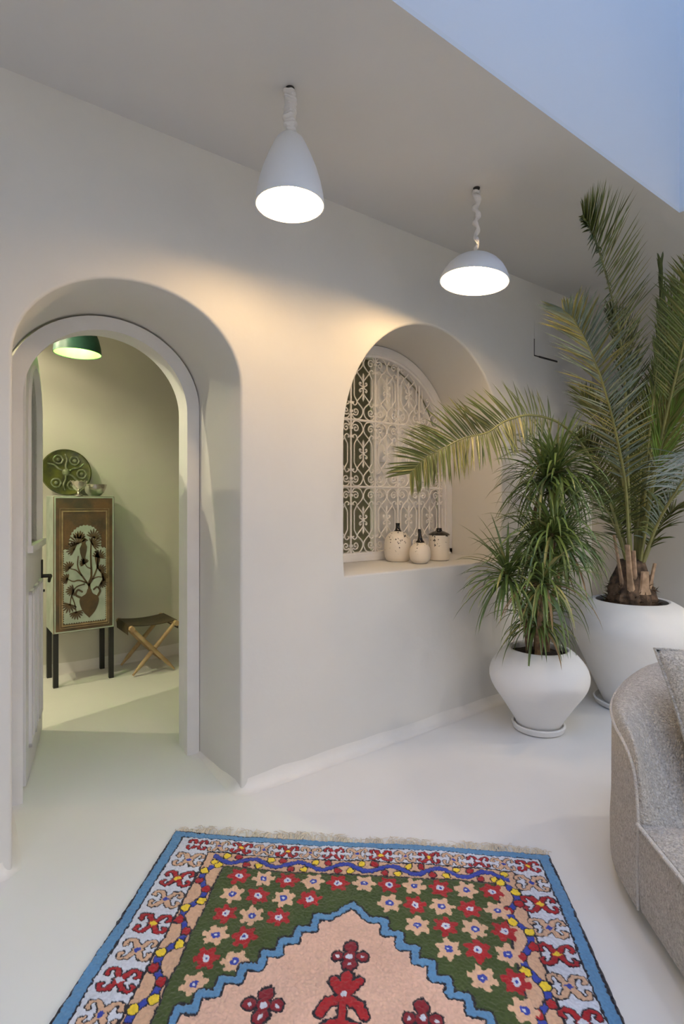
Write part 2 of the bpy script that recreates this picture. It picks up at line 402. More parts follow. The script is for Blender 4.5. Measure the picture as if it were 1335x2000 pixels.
# right casement leaf, closed
sash = arch(.668, 1.932, 1.012, 1.69, .64, 64)
def zt(x): return 1.69 + .64 * math.sqrt(max(0, 1 - ((x - 1.3) / .632) ** 2))
def zt_in(x): return 1.66 + .615 * math.sqrt(max(0, 1 - ((x - 1.3) / .575) ** 2))
xs = [1.315 + (1.93 - 1.315) * k / 30 for k in range(31)]
mb = MB(); y0, y1 = .60, .635
mb.box((1.305, y0, 1.012), (1.362, y1, zt(1.33) - .01))
out_ = [(x, zt(x)) for x in xs] + [(1.931, 1.6), (1.931, 1.012)]
inn_ = [(min(max(x, 1.36), 1.873), min(zt_in(min(max(x, 1.36), 1.873)), zt(x) - .03) if x < 1.873 else 1.66) for x in xs] + [(1.873, 1.58), (1.873, 1.012)]
A = [(x, y0, z) for x, z in out_]; B = [(x, y0, z) for x, z in inn_]; C_ = [(x, y1, z) for x, z in out_]; D = [(x, y1, z) for x, z in inn_]
mb.strip(A, B); mb.strip(B, D); mb.strip(D, C_); mb.strip(C_, A)
mb.box((1.36, y0, 1.012), (1.875, y1, 1.075)); mb.box((1.36, y0, 1.305), (1.875, y1, 1.345)); mb.box((1.36, y0, 1.63), (1.875, y1, 1.665))
sh = shifted(mb).build('sash', M['white_paint'], win)
def pane_poly(z0, z1):
    if z1: return [(1.355, z0), (1.88, z0), (1.88, z1), (1.355, z1)]
    xx = [1.355 + .525 * k / 24 for k in range(25)]
    return [(1.355, z0), (1.88, z0)] + [(x, zt_in(x) + .012 if x < 1.86 else 1.70) for x in reversed(xx)]
for z0, z1, mm in ((1.07, 1.31, 'milk_low'), (1.34, 1.635, 'milk'), (1.66, None, 'milk')):
    mb = MB(); mb.prism(pane_poly(z0, z1), .616, .620); shifted(mb).build('glass_pane', M[mm], sh, smooth=False)
# left casement leaf, swung open into the inner room
mb = MB(); y0, y1 = 0, .035; L_ = .62
Mx = Matrix.Translation((.672, .635, 0)) @ Matrix.Rotation(math.radians(104), 4, 'Z')
def zl(x): return 1.69 + .63 * math.sqrt(max(0, 1 - ((L_ - x) / .625) ** 2))
xs = [L_ * k / 24 for k in range(25)]
oo = [(0, 1.012)] + [(x, zl(x)) for x in xs] + [(L_, 1.012)]
ii = [(.055, 1.07)] + [(min(max(x, .055), L_ - .055), max(1.2, zl(x) - .06)) for x in xs] + [(L_ - .055, 1.07)]
A = [Mx @ Vector((x, y0, z)) for x, z in oo]; B = [Mx @ Vector((x, y0, z)) for x, z in ii]; C_ = [Mx @ Vector((x, y1, z)) for x, z in oo]; D = [Mx @ Vector((x, y1, z)) for x, z in ii]
mb.strip(A, B); mb.strip(B, D); mb.strip(D, C_); mb.strip(C_, A); mb.box((0, y0, 1.012), (L_, y1, 1.07), M=Mx)
sl = shifted(mb).build('sash', M['white_paint'], win)
mb = MB(); mb.prism(ii, .016, .020, M=Mx); shifted(mb).build('glass_pane', M['pane'], sl, smooth=False)

gr = thing('window_grille', (1.3, .54, .957), label='white wrought-iron scroll grille filling the arched window niche', cat='grille')
goff = Vector((-1.3, -.54, -.957))
def inside(x, z):
    if z < 1.0 or x < .66 or x > 1.94: return False
    if z < 1.69: return True
    return ((x - 1.3) / .648) ** 2 + ((z - 1.69) / .655) ** 2 < 1
def runs(pts):
    cur = []; out = []
    for p in pts:
        if inside(*p): cur.append(p)
        else:
            if len(cur) > 1: out.append(cur)
            cur = []
    if len(cur) > 1: out.append(cur)
    return out
PX, PZ = .21, .446; X0, Z0 = .64, 1.003
YG = .54
bars = MB(); scroll = MB()
def put(mbx, pts, r, n=6, flat=1):
    for run in runs(pts): mbx.tube([Vector((x, YG, z)) + goff for x, z in run], r, n, flat=flat)
def line(a, b, n=30): return [(a[0] + (b[0]-a[0])*k/n, a[1] + (b[1]-a[1])*k/n) for k in range(n+1)]
for k in range(7): put(bars, line((X0 + k*PX, .99), (X0 + k*PX, 2.36), 90), .0072)
for k in range(0, 4): put(bars, line((.6, Z0 + k*PZ), (2.0, Z0 + k*PZ), 80), .0085)
bars.build('grille_bars', M['iron_white'], gr)
def smooth2(P, n): return [(p.x, p.y) for p in spline([(a, b, 0) for a, b in P], n)]
# a quarter of one cell, dx from the upright, dz from the rail
spiral = [(.040 + (.004 + .023 * (a / (2.7*PI))) * math.cos(a + .3), .056 - (.004 + .023 * (a / (2.7*PI))) * math.sin(a + .3)) for a in [2.7*PI * k / 26 for k in range(27)]]
big = smooth2([spiral[-1], (.012, .030), (.026, .012), (.052, .006), (.082, .018), (.099, .045), (.102, .060), (.097, .080), (.075, .103), (.052, .122)], 34)
curlet = [(.024 + .011 * math.cos(a), .112 - .011 * math.sin(a)) for a in [-.2 * PI + 1.35*PI * k / 12 for k in range(13)]]
small = smooth2([(.052, .122), (.048, .107), (.036, .098), (.026, .100), (.018, .108), (.020, .117), (.027, .118)], 16)
rod = smooth2([(.052, .122), (.042, .140), (.030, .158), (.028, .175), (.028, .200), (.028, .223)], 16)
lat = smooth2([(.052, .122), (.062, .137), (.080, .155), (.100, .178), (.105, .195)], 14)
fleur = smooth2([(.105, .223), (.092, .214), (.079, .210), (.073, .200), (.078, .191), (.086, .194), (.085, .201)], 14)
for cx_ in range(7):
    for cz_ in range(3):
        for sx in (-1, 1):
            for sz in (0, 1):
                for c, r in ((spiral + big[1:], .0048), (small, .0045), (rod, .0045), (lat, .0045), (fleur, .0045)):
                    put(scroll, [(X0 + cx_*PX + sx*dx, Z0 + cz_*PZ + (dz if not sz else PZ - dz)) for dx, dz in c], r, 5)
for cx_ in range(6):
    for cz_ in range(3):
        xc, zc = X0 + (cx_ + .5)*PX, Z0 + (cz_ + .5)*PZ
        for sz in (-1, 1):
            pts = [(xc, zc + sz * .095 * k / 10) for k in range(11)]
            rr = [.007, .0065, .006, .005, .005, .005, .0055, .008, .0085, .005, .001]
            if all(inside(*p) for p in pts): scroll.tube([Vector((x, YG, z)) + goff for x, z in pts], rr, 6)
        if inside(xc, zc): scroll.lathe([(0, -.012), (.011, -.008), (.013, 0), (.011, .008), (0, .012)], Vector((xc, YG, zc)) + goff, n=8)
for cx_ in range(7):
    for cz_ in range(3):
        for dz in (.056, .112, PZ - .112, PZ - .056):
            x, z = X0 + cx_*PX, Z0 + cz_*PZ + dz
            if inside(x - .012, z) and inside(x + .012, z): scroll.box(Vector((x - .013, YG - .008, z - .008)) + goff, Vector((x + .013, YG + .008, z + .008)) + goff)
scroll.build('scrollwork', M['iron_white'], gr)

# access hatch flush with the plaster, with open seams on two sides
mb = MB(); mb.box((2.307, -.0030, 2.406), (2.62, .004, 2.66)); hp = mb.build('access_hatch', M['plaster'], smooth=False)
tag(hp, 'flush plaster access hatch with dark open seams, on wall near ceiling corner', 'access hatch')
mb = MB(); mb.box((2.302, -.0036, 2.40), (2.3055, .003, 2.52)); mb.box((2.302, -.0036, 2.3965), (2.36, .003, 2.4035)); mb.box((2.36, -.0040, 2.394), (2.595, .003, 2.406)); mb.build('seam', M['dark_gap'], hp, smooth=False)
mb = MB(); mb.box((2.735, -.012, .455), (2.815, .002, .535)); ol = mb.build('wall_outlet', M['outlet'], bevel=.004)
tag(ol, 'small cream wall outlet low on wall between the two potted plants', 'outlet')
mb = MB(); mb.lathe([(.021, 0), (.021, .003), (.017, .003), (.017, -.002)], n=20, M=Matrix.Translation((2.775, -.011, .495)) @ Matrix.Rotation(PI/2, 4, 'X')); mb.build('socket_ring', M['outlet'], ol)

# ------------------------------------------------------------------ pendant lamps
def pendant(loc, label, prof, sleeve, zb, rb, watt, col, ceil, m_out, m_in, tilt=(0, 0), bulb_dx=0):
    """loc: point on the ceiling; profile radii with heights below the ceiling"""
    t = thing('pendant_lamp', loc, label=label, cat='lamp')
    mb = MB(); mb.lathe([(.0, -.001), (.017, -.001), (.016, -.006), (.009, -.010), (0, -.010)], n=16)
    mb.tube([(.014, 0, -.003), (.02, .004, -.025), (.012, .006, -.034), (.004, .004, -.026)], .003, 6)
    mb.build('ceiling_hook', M['dark_iron'], t)
    z1 = prof[0][1]; z0 = -.007; n = 90
    mb = MB()
    if sleeve == 'gathered':
        P = []; 
        for k in range(n + 1):
            u = k / n; z = z0 + (z1 - z0) * u
            P.append((.0205 + .0035 * math.sin(u * 34) + .0025 * math.sin(u * 71 + 1) - .004 * (u < .03), z))
        mb.lathe([(.006, z0)] + P + [(.006, z1)], n=24, fn=lambda p, a: Vector((p.x * (1 + .18*math.sin(3*a + p.z*60)), p.y * (1 + .18*math.sin(3*a + p.z*60 + 1)), p.z + .006*math.sin(a + p.z*25))))
    else:
        pts = []; rr = []
        for k in range(n + 1):
            u = k / n; z = z0 + (z1 - z0) * u; a = u * 30; q = .010 * (1 - .5*u)
            pts.append((q * math.cos(a), q * math.sin(a), z)); rr.append((.0155 - .008*u) * (1 + .25*math.sin(u*52)))
        mb.tube(pts, rr, 10)
    mb.build('cord_sleeve', M['cord'], t)
    Mt = Matrix.Translation((0, 0, z1)) @ Matrix.Rotation(tilt[0], 4, Vector((SN, -CS, 0))) @ Matrix.Rotation(tilt[1], 4, Vector((CS, SN, 0))) @ Matrix.Translation((0, 0, -z1))
    mb = MB(); mb.lathe(prof, n=64, M=Mt)
    mb.lathe([(r - .004, z - (.004 if i < len(prof) - 1 else 0)) for i, (r, z) in enumerate(prof)], n=64, mi=1, M=Mt)
    # rim
    r, z = prof[-1]; mb.lathe([(r, z), (r + .0005, z - .003), (r - .004, z - .003), (r - .004, z)], n=64, M=Mt)
    mb.f = [f for f in mb.f if len(f) < 20]; mb.mi = [i for i in mb.mi][:len(mb.f)]
    # keep indices right after dropping caps
    n1 = 64 * (len(prof) - 1); mb.mi = [0] * n1 + [1] * n1 + [0] * (len(mb.f) - 2 * n1)
    mb.build('lamp_shade', [m_out, m_in], t, normals=False)
    mb = MB(); mb.lathe([(.0, z1 - .002), (.016, z1 - .004), (.018, z1 - .03), (.016, zb + rb), (0, zb + rb)], n=16, M=Mt); mb.build('lamp_holder', M['shade'], t)
    mb = MB(); mb.lathe([(rb * math.sin(PI*k/12), zb - rb * math.cos(PI*k/12)) for k in range(13)], n=24, M=Mt)
    mb.build('light_bulb', glow('bulb_glow', col, watt, rb), t)
    return t
cone = [(.020, -.178), (.038, -.184), (.052, -.198), (.066, -.225), (.084, -.265), (.102, -.310), (.117, -.360), (.126, -.405), (.1305, -.442)]
dome = [(.022, -.340), (.055, -.343), (.085, -.353), (.112, -.371), (.136, -.396), (.155, -.426), (.166, -.451), (.170, -.468)]
pendant((-.06, -.536, CEIL), 'white tall bell-shaped pendant lamp lit above between doorway and window niche', cone, 'gathered', -.400, .040, LAMP_W * .92, WARM, CEIL, M['shade'], M['shade'])
pendant((1.025, -.531, CEIL), 'white shallow dome pendant lamp on twisted cord in front of window niche', dome, 'twisted', -.425, .040, LAMP_W * 1.25, WARM, CEIL, M['shade'], M['shade'], tilt=(math.radians(-1), math.radians(5.5)))
bell = [(.022, -.815), (.05, -.82), (.078, -.84), (.103, -.88), (.122, -.93), (.134, -.98), (.1385, -1.02)]
gx, gy = room(-1.655, 3.40)
pendant((gx, gy, IC), 'dark green bell pendant lamp hanging inside the arched doorway', bell, 'twisted', -.925, .03, BACK_W * .12, (.75, 1.0, .32), IC, M['green_shade'], M['green_in'])
wide = [(.022, -.30), (.07, -.306), (.11, -.325), (.15, -.36), (.178, -.424)]
pendant((-1.69, 1.08, IC), 'white pendant lamp out of sight left of the arched doorway, near the door', wide, 'twisted', -.35, .014, BACK_W * 1.15, (1.0, .89, .60), IC, M['shade'], M['shade'])
pendant((-1.45, 2.02, IC), 'white pendant lamp out of sight left of the tall cabinet, near the back wall', wide, 'twisted', -.35, .014, BACK_W * 1.0, (1.0, .89, .60), IC, M['shade'], M['shade'])

for x, y, k in ((-3.15, -3.6, 1), (-1.6, -4.75, 1), (.9, -4.75, 1), (2.6, -3.7, .8), (2.6, -2.0, .45)):  # invented pendants out of view, added to lift the room's ambient light
    pendant((x, y, CEIL), 'unseen white dome pendant added behind the viewpoint as fill light for the room', dome, 'twisted', -.425, .040, FILL_W * k, (1.0, .92, .80), CEIL, M['shade'], M['shade'])['group'] = 'added fill lamps behind the viewpoint'

# ------------------------------------------------------------------ potted plants
def pot_mesh(parent, prof, soil_r, soil_z):
    mb = MB(); mb.lathe(prof, n=72); mb.build('pot', M['pot'], parent)
    mb = MB()
    mb.lathe([(0, soil_z - .03), (soil_r, soil_z - .03), (soil_r, soil_z - .004), (soil_r * .7, soil_z + .006), (soil_r*.35, soil_z + .012), (0, soil_z + .012)], n=36, fn=lambda p, a: p + Vector((0, 0, random.uniform(-.005, .005))))
    mb.build('soil', M['soil'], parent)
def curve_prof(P, n): return [(p.x, p.y) for p in spline([(r, z, 0) for r, z in P], n)]
def saucer(loc, r, label):
    mb = MB(); mb.lathe([(0, .0), (r * .86, 0), (r * .95, .006), (r, .034), (r - .004, .040), (r - .012, .040), (r * .90, .016), (0, .014)], n=64)
    return tag(mb.build('plant_saucer', M['pot'], loc=loc), label, 'saucer')
sx_, sy_ = room(1.171, 3.237)
saucer((sx_, sy_, 0), .153, 'round off-white saucer under the smaller white plant pot', )
dr = thing('potted_dracaena', (sx_, sy_, .0145), label='bushy dracaena with strappy leaves in the smaller white rounded pot', cat='potted plant')
prof = [(0, 0), (.112, 0)] + curve_prof([(.120, .004), (.142, .05), (.205, .15), (.262, .235), (.283, .300), (.272, .360), (.235, .415), (.195, .452), (.178, .464)], 32) + [(.168, .466), (.160, .460), (.165, .44), (.20, .40)]
pot_mesh(dr, prof, .185, .425)
bx_, by_ = room(1.928, 3.62)
saucer((bx_, by_, 0), .232, 'round off-white saucer under the large white palm pot')
pl = thing('potted_palm', (bx_, by_, .0145), label='tall date palm with feathery fronds in the large white pot by the corner', cat='potted plant')
prof = [(0, 0), (.160, 0)] + curve_prof([(.170, .004), (.205, .08), (.285, .26), (.352, .41), (.377, .50), (.362, .57), (.310, .64), (.262, .672), (.242, .681)], 36) + [(.228, .684), (.216, .678), (.222, .655), (.27, .60)]
pot_mesh(pl, prof, .255, .645)

def blade(mbx, base, d, L, wd, up, droop=0.0, n=4, fold=.35, mi=0, tipw=.08, bow=None):
    """a strap folded along its midline"""
    d = d.normalized(); s = d.cross(up)
    if s.length < 1e-3: s = d.cross(Vector((1, .2, 0)))
    s.normalize(); nn = s.cross(d)
    vs = []; p = base.copy(); dd = d.copy(); st = L / n
    for k in range(n + 1):
        u = k / n
        ww = wd * (.55 + .45 * min(1, u * 4)) * (1 - u) ** .55 if u > .3 else wd * (.55 + .45 * min(1, u * 4)) * (.7 ** .55 + (1 - .7 ** .55) * (1 - u / .3) * .0 + 0)
        ww = max(ww, wd * tipw * (u < 1))
        vs += [p + s * ww * .5 + nn * ww * fold, p.copy(), p - s * ww * .5 + nn * ww * fold]
        dd = (dd + Vector((0, 0, -droop * (1 + u) / n))).normalized(); p = p + dd * st
        s2 = s - dd * s.dot(dd)
        if s2.length > 1e-3: s = s2.normalized(); nn = s.cross(dd)
    fs = []
    for k in range(n):
        a = k * 3; fs += [(a, a+1, a+4, a+3), (a+1, a+2, a+5, a+4)]
    mbx.add(vs, fs, mi)

def S2R(v): return Vector((v[0] * SN + v[1] * CS, -v[0] * CS + v[1] * SN, v[2]))
def frond(pts, L, up=None, ang=48, vee=24, mats=('leaf_palm', 'leaf_olive'), wd=.0142, n=70, start=.28, droop=.25, sides=(1, 1), stub=None, tipL=.35):
    org = Vector((bx_, by_, .0145))
    P = [p - org for p in spline(pts, 120)]
    rib = MB(); m = len(P)
    rr = [max(.0022, .011 * (1 - .85 * (k / (m - 1)) ** .8)) for k in range(m)]
    fr = MB()
    for sgn, sl in ((1, sides[0]), (-1, sides[1])):
        for j in range(n):
            u = start + (1 - start) * (j + (.25 if sgn > 0 else .7) + random.uniform(-.25, .25)) / n
            u = min(u, .998); k = u * (m - 1); i = int(k); p = P[i].lerp(P[min(i+1, m-1)], k - i)
            t = (P[min(i+2, m-1)] - P[max(i-2, 0)]).normalized()
            U = S2R(up) if up else Vector((0, 0, 1)); U = (U - t * U.dot(t)).normalized(); s = t.cross(U)
            q = (u - start) / (1 - start)
            ll = L * sl * (.55 + .45 * min(1, q / .22)) * (1 if q < .55 else 1 - (1 - tipL) * ((q - .55) / .45) ** 1.4) * random.uniform(.88, 1.08)
            A = math.radians((ang + 12 * (1 - q) - 22 * q ** 3) + random.uniform(-6, 6)); V = math.radians(vee + random.uniform(-12, 12))
            d = t * math.cos(A) + (s * sgn * math.cos(V) + U * math.sin(V)) * math.sin(A)
            blade(fr, p, d, ll, wd * (.65 + .35 * sl), U, droop=droop * random.uniform(.4, 1.3), n=4, mi=0 if random.random() < .62 else 1)
    fo_ = fr.build('frond', [M[a] for a in mats], pl, normals=False)
    rib.tube(P, rr, 7); rib.build('midrib', M['rachis'], fo_)
FR = dict(
F1=[(2.559,-0.559,0.942),(2.359,-0.635,1.447),(2.074,-0.759,1.885),(1.853,-0.844,2.157),(1.613,-0.915,2.362),(1.368,-0.981,2.505),(1.204,-1.021,2.56),(1.121,-1.034,2.586)],
F4=[(2.497,-.576,.965),(2.278,-.661,1.413),(2.034,-.729,1.707),(1.826,-.762,1.973),(1.614,-.79,2.157),(1.455,-.797,2.271),(1.367,-.794,2.3)],
F5=[(2.532,-.539,.959),(2.346,-.525,1.35),(2.095,-.525,1.634),(1.83,-.515,1.797),(1.553,-.495,1.836),(1.374,-.449,1.794),(1.248,-.417,1.723),(1.109,-.377,1.687),(.995,-.329,1.627),(.894,-.291,1.568),(.825,-.264,1.495)],
F3=[(2.608,-0.596,0.959),(2.505,-0.706,1.448),(2.309,-0.872,1.833),(2.101,-1.028,2.101),(1.923,-1.146,2.284),(1.778,-1.225,2.38),(1.678,-1.274,2.435)],
F2=[(2.61,-0.572,0.957),(2.536,-0.667,1.614),(2.42,-0.767,2.077),(2.287,-0.856,2.437),(2.127,-0.923,2.708)],
F14=[(2.597,-.588,.959),(2.544,-.673,1.548),(2.498,-.763,1.992),(2.4,-.877,2.362),(2.286,-.979,2.564)],
F15=[(2.556,-.62,.965),(2.465,-.739,1.446),(2.368,-.853,1.779),(2.3,-.99,2.052)],
F6=[(2.593,-0.609,0.945),(2.45,-0.79,1.255),(2.189,-1.032,1.492),(1.949,-1.227,1.592),(1.729,-1.375,1.604)],
F7=[(2.633,-0.552,0.954),(2.699,-0.514,1.631),(2.691,-0.483,2.126),(2.626,-0.459,2.438),(2.53,-0.438,2.635)],
F8=[(2.598,-.613,.945),(2.61,-.722,1.251),(2.641,-.845,1.431),(2.691,-.969,1.429)],
F10=[(2.607,-0.57,0.957),(2.623,-0.582,1.418),(2.63,-0.612,1.792),(2.642,-0.684,2.087)],
F11=[(2.54,-.545,.942),(2.401,-.504,1.25),(2.226,-.46,1.416),(2.046,-.426,1.453),(1.872,-.422,1.397)],
F12=[(2.66,-.572,.971),(2.752,-.604,1.524),(2.795,-.66,1.972),(2.793,-.734,2.335)],
F13=[(2.582,-.552,.957),(2.513,-.525,1.486),(2.363,-.475,1.852),(2.2,-.416,2.043)],
F16=[(2.605,-.531,.937),(2.622,-.419,1.315),(2.62,-.293,1.641),(2.566,-.19,1.828)],
F17=[(2.645,-.599,.94),(2.759,-.634,1.143),(2.858,-.683,1.281),(2.933,-.764,1.315)])
frond(FR['F1'], .27, up=(.35, -.92, 0), ang=48, vee=26, mats=('leaf_palm', 'leaf_olive'), n=95, start=.36, droop=.12, sides=(1, .8), tipL=.3)
frond(FR['F4'], .27, ang=46, vee=18, mats=('leaf_blue', 'leaf_olive'), n=80, start=.20, droop=.12)
frond(FR['F5'], .25, up=(.15, -1, .25), ang=62, vee=8, mats=('leaf_palm', 'leaf_olive'), n=84, start=.34, droop=.16, sides=(1, .9), tipL=.6)
frond(FR['F3'], .36, up=(.3, .9, 0), ang=34, vee=20, mats=('leaf_palm', 'leaf_olive'), n=62, start=.38, droop=.08, tipL=.3, sides=(.75, 1))
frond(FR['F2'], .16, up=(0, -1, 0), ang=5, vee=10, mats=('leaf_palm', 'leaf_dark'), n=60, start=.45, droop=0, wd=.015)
frond(FR['F14'], .34, up=(-.4, -.9, 0), ang=11, vee=20, mats=('leaf_bright', 'leaf_palm'), n=48, start=.40, droop=0)
frond(FR['F15'], .34, up=(-.3, -.9, 0), ang=14, vee=20, mats=('leaf_bright', 'leaf_olive'), n=40, start=.42, droop=.03)
frond(FR['F6'], .30, ang=62, vee=5, mats=('leaf_pale', 'leaf_blue'), n=60, start=.4, droop=.5)
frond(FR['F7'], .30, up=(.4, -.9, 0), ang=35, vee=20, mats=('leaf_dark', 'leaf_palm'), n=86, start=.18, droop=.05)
frond(FR['F8'], .30, ang=55, vee=20, mats=('leaf_palm', 'leaf_blue'), n=52, start=.15, droop=.3)
frond(FR['F10'], .30, up=(-.3, -.9, 0), ang=40, vee=18, mats=('leaf_palm', 'leaf_olive'), n=64, start=.15, droop=.2)
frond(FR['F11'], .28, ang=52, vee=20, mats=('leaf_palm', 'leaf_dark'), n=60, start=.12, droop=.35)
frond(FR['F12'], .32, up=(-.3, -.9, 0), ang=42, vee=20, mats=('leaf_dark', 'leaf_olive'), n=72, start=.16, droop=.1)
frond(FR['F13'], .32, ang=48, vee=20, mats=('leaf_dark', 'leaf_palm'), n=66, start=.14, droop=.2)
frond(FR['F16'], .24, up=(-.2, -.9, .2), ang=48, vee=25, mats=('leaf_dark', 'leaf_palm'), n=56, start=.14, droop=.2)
frond(FR['F17'], .22, ang=50, vee=20, mats=('leaf_palm', 'leaf_olive'), n=40, start=.15, droop=.3)
# trunk with fibrous old leaf bases and pale cut stubs
mb = MB()
mb.lathe([(.0, .60), (.135, .60), (.145, .66), (.150, .70), (.135, .76), (.115, .82), (.095, .88), (.07, .95), (0, .96)], n=30, fn=lambda p, a: Vector((p.x, p.y, p.z)) * 1 + Vector((p.x, p.y, 0)) * random.uniform(-.12, .12))
for k in range(130):
    a = random.uniform(0, 2*PI); z = random.uniform(.64, .80); r = .15 - (z - .66) * .28
    b = Vector((r * math.cos(a), r * math.sin(a), z)); d = Vector((math.cos(a), math.sin(a), random.uniform(-.1, 1.2)))
    blade(mb, b * .97, d, random.uniform(.03, .075), random.uniform(.008, .03), Vector((0, 0, 1)), droop=random.uniform(-.3, .5), n=2)
mb.build('trunk', M['trunk'], pl, normals=False)
for dx, dy, tx, ty, z0, z1, r in ((-.055, -.10, -.11, -.16, .74, 1.06, .019), (-.02, -.085, -.05, -.12, .78, 1.02, .016), (.02, -.115, .02, -.13, .74, .885, .032), (.075, -.08, .10, -.10, .77, .935, .021), (-.085, -.06, -.16, -.09, .76, 1.12, .013)):
    a = S2R((dx, dy, 0)); b = S2R((tx, ty, 0)); a.z = z0; b.z = z1
    mb = MB(); P = [a.lerp(b, k / 8) for k in range(9)]
    mb.tube(P, [r * 1.5, r * 1.3, r * 1.1, r, r * .95, r * .9, r * .88, r * .86, r * .84], 8, flat=.6); mb.build('cut_stub', M['petiole'], pl)

# dracaena
dorg = Vector((sx_, sy_, .0145))
DR = dict(R1=(1.847,-.465,1.534), R2=(1.686,-.532,1.175), R3=(1.463,-.391,.929), R5=(1.677,-.438,.647), R6=(1.80,-.41,1.492), R7=(1.73,-.42,1.056), R8=(1.922,-.459,1.101), R9=(1.554,-.559,.897))
def rosette(c, n, L, mats=('leaf_drac', 'leaf_drac2', 'leaf_dry'), bias=(0, 0, .35), droop=1.3, wd=.021, lo=-.5):
    c = Vector(c) - dorg; mb = MB()
    for k in range(n):
        a = k * 2.39996 + random.uniform(-.2, .2); el = lo + (1.25 - lo) * ((k + .5) / n) ** .9
        d = Vector((math.cos(a) * math.cos(el), math.sin(a) * math.cos(el), math.sin(el))) + Vector(bias) * .5
        r = random.random(); mi = 0 if r < .83 else (1 if r < .965 or el > .3 else 2)
        blade(mb, c + Vector((0, 0, .05 * (k / n) - .03)), d, L * random.uniform(.75, 1.1), wd * random.uniform(.8, 1.15), Vector((0, 0, 1)), droop=droop * random.uniform(.5, 1.3) * (1.15 - .6 * k / n), n=7, fold=.25, mi=mi)
    return mb.build('leaf_rosette', [M[m] for m in mats], dr, normals=False)
def cane(pts, r0, r1):
    mb = MB(); P = spline([Vector(p) - dorg for p in pts], 24)
    mb.tube(P, [(r0 + (r1 - r0) * k / 23) * (1 + .08 * math.sin(k * 2.6)) for k in range(24)], 9); mb.build('cane', M['cane'], dr)
b0 = (sx_, sy_, .44)
cane([b0, (1.76,-.43,.75), (1.80,-.47,1.15), DR['R1']], .022, .014)
cane([(sx_-.03, sy_-.02, .44), (1.70,-.45,.7), (1.70,-.50,.95), DR['R2']], .02, .013)
cane([(sx_-.05, sy_+.03, .44), (1.62,-.40,.65), (1.54,-.39,.82), DR['R3']], .018, .012)
cane([(sx_+.04, sy_+.04, .44), (1.78,-.37,.8), (1.80,-.33,1.2), DR['R6']], .018, .011)
cane([(sx_+.05, sy_-.02, .44), (1.83,-.43,.7), (1.90,-.45,.95), DR['R8']], .017, .011)
cane([(sx_-.02, sy_+.05, .44), (1.73,-.36,.7), DR['R7']], .016, .011)
cane([(sx_-.06, sy_-.03, .44), (1.63,-.48,.62), (1.58,-.54,.78), DR['R9']], .016, .011)
rosette(DR['R1'], 125, .44, droop=1.5)
rosette(DR['R6'], 90, .40, droop=1.3)
rosette(DR['R2'], 125, .43, droop=1.6)
rosette(DR['R7'], 90, .40, droop=1.3)
rosette(DR['R8'], 90, .41, droop=1.6)
rosette(DR['R3'], 95, .37, droop=1.2, bias=(-.5, -.35, .1))
rosette(DR['R9'], 80, .38, droop=1.7, bias=(-.2, -.3, .2))
rosette(DR['R5'], 80, .32, droop=1.9, lo=-.2)

# ------------------------------------------------------------------ jars on the sill
def jar(loc, label, body, neck, group=None):
    t = thing('ceramic_jar', loc, label=label, cat='jar', group='speckled jars on the window sill')
    mb = MB(); mb.lathe(body, n=48); mb.build('body', M['speckle'], t)
    mb = MB(); neck(mb); mb.build('neck', M['black_glaze'], t); return t
def n1(mb):
    mb.lathe([(.024, .196), (.026, .199), (.018, .206), (.0145, .222), (.0135, .240), (.0155, .252), (.011, .252), (.009, .235), (0, .23)], n=24)
def n2(mb):
    mb.lathe([(.026, .131), (.029, .136), (.018, .148), (.0125, .170), (.0105, .190), (.0115, .205), (.008, .208), (.006, .19), (0, .185)], n=24, fn=lambda p, a: p + Vector((.35 * max(0, p.z - .15) * -.25, 0, (.012 if p.x < 0 else -.002) * (p.z > .2))))
def n3(mb):
    mb.lathe([(.071, .170), (.073, .174), (.060, .184), (.035, .194), (.022, .198), (.018, .208), (.019, .216), (.013, .217), (.012, .205), (0, .203)], n=32)
jar((1.33, .378, .956), 'tallest ivory jar with narrow black neck, left of three on the sill', [(0, 0), (.066, 0)] + curve_prof([(.074, .004), (.087, .03), (.091, .075), (.089, .12), (.078, .16), (.052, .187), (.022, .200)], 26) + [(0, .2)], n1)
jar((1.345, .184, .956), 'small round ivory jar with slanted black spout, standing in front on the sill', [(0, 0), (.034, 0)] + curve_prof([(.042, .003), (.061, .025), (.069, .062), (.063, .098), (.045, .124), (.024, .135)], 22) + [(0, .135)], n2)
jar((1.585, .246, .956), 'cylindrical ivory jar with flat black shoulder, right of three on the sill', [(0, 0), (.058, 0), (.066, .006), (.0695, .02), (.070, .09), (.070, .155), (.0705, .171), (0, .172)], n3)

# ------------------------------------------------------------------ inner room: cabinet, dish, bowls, stool, picture
cb = thing('tall_cabinet', (-.25, 2.245, 0), label='tall narrow rust-brown cabinet painted with tree and vase, on black legs', cat='cabinet')
CW, CD0, CD1, CZ0, CZ1 = .2075, -.165, .160, .388, 1.394
mb = MB(); mb.box((-CW, CD0 + .012, CZ0), (CW, CD1, CZ1)); mb.build('body', M['turq'], cb, bevel=.004)
for x, y in ((-CW, CD0 + .005), (CW - .034, CD0 + .005), (-CW, CD1 - .036), (CW - .034, CD1 - .036)):
    mb = MB(); mb.box((x, y, 0), (x + .034, y + .034, CZ0 + .003)); mb.build('leg', M['black_leg'], cb, bevel=.002)
dz0, dz1 = CZ0 + .004, CZ1 - .004
mb = MB(); mb.box((-CW, CD0 - .004, dz0), (CW, CD0 + .013, dz1)); dp = mb.build('door', M['rust'], cb, bevel=.003)
mb = MB(); yf = CD0 - .004
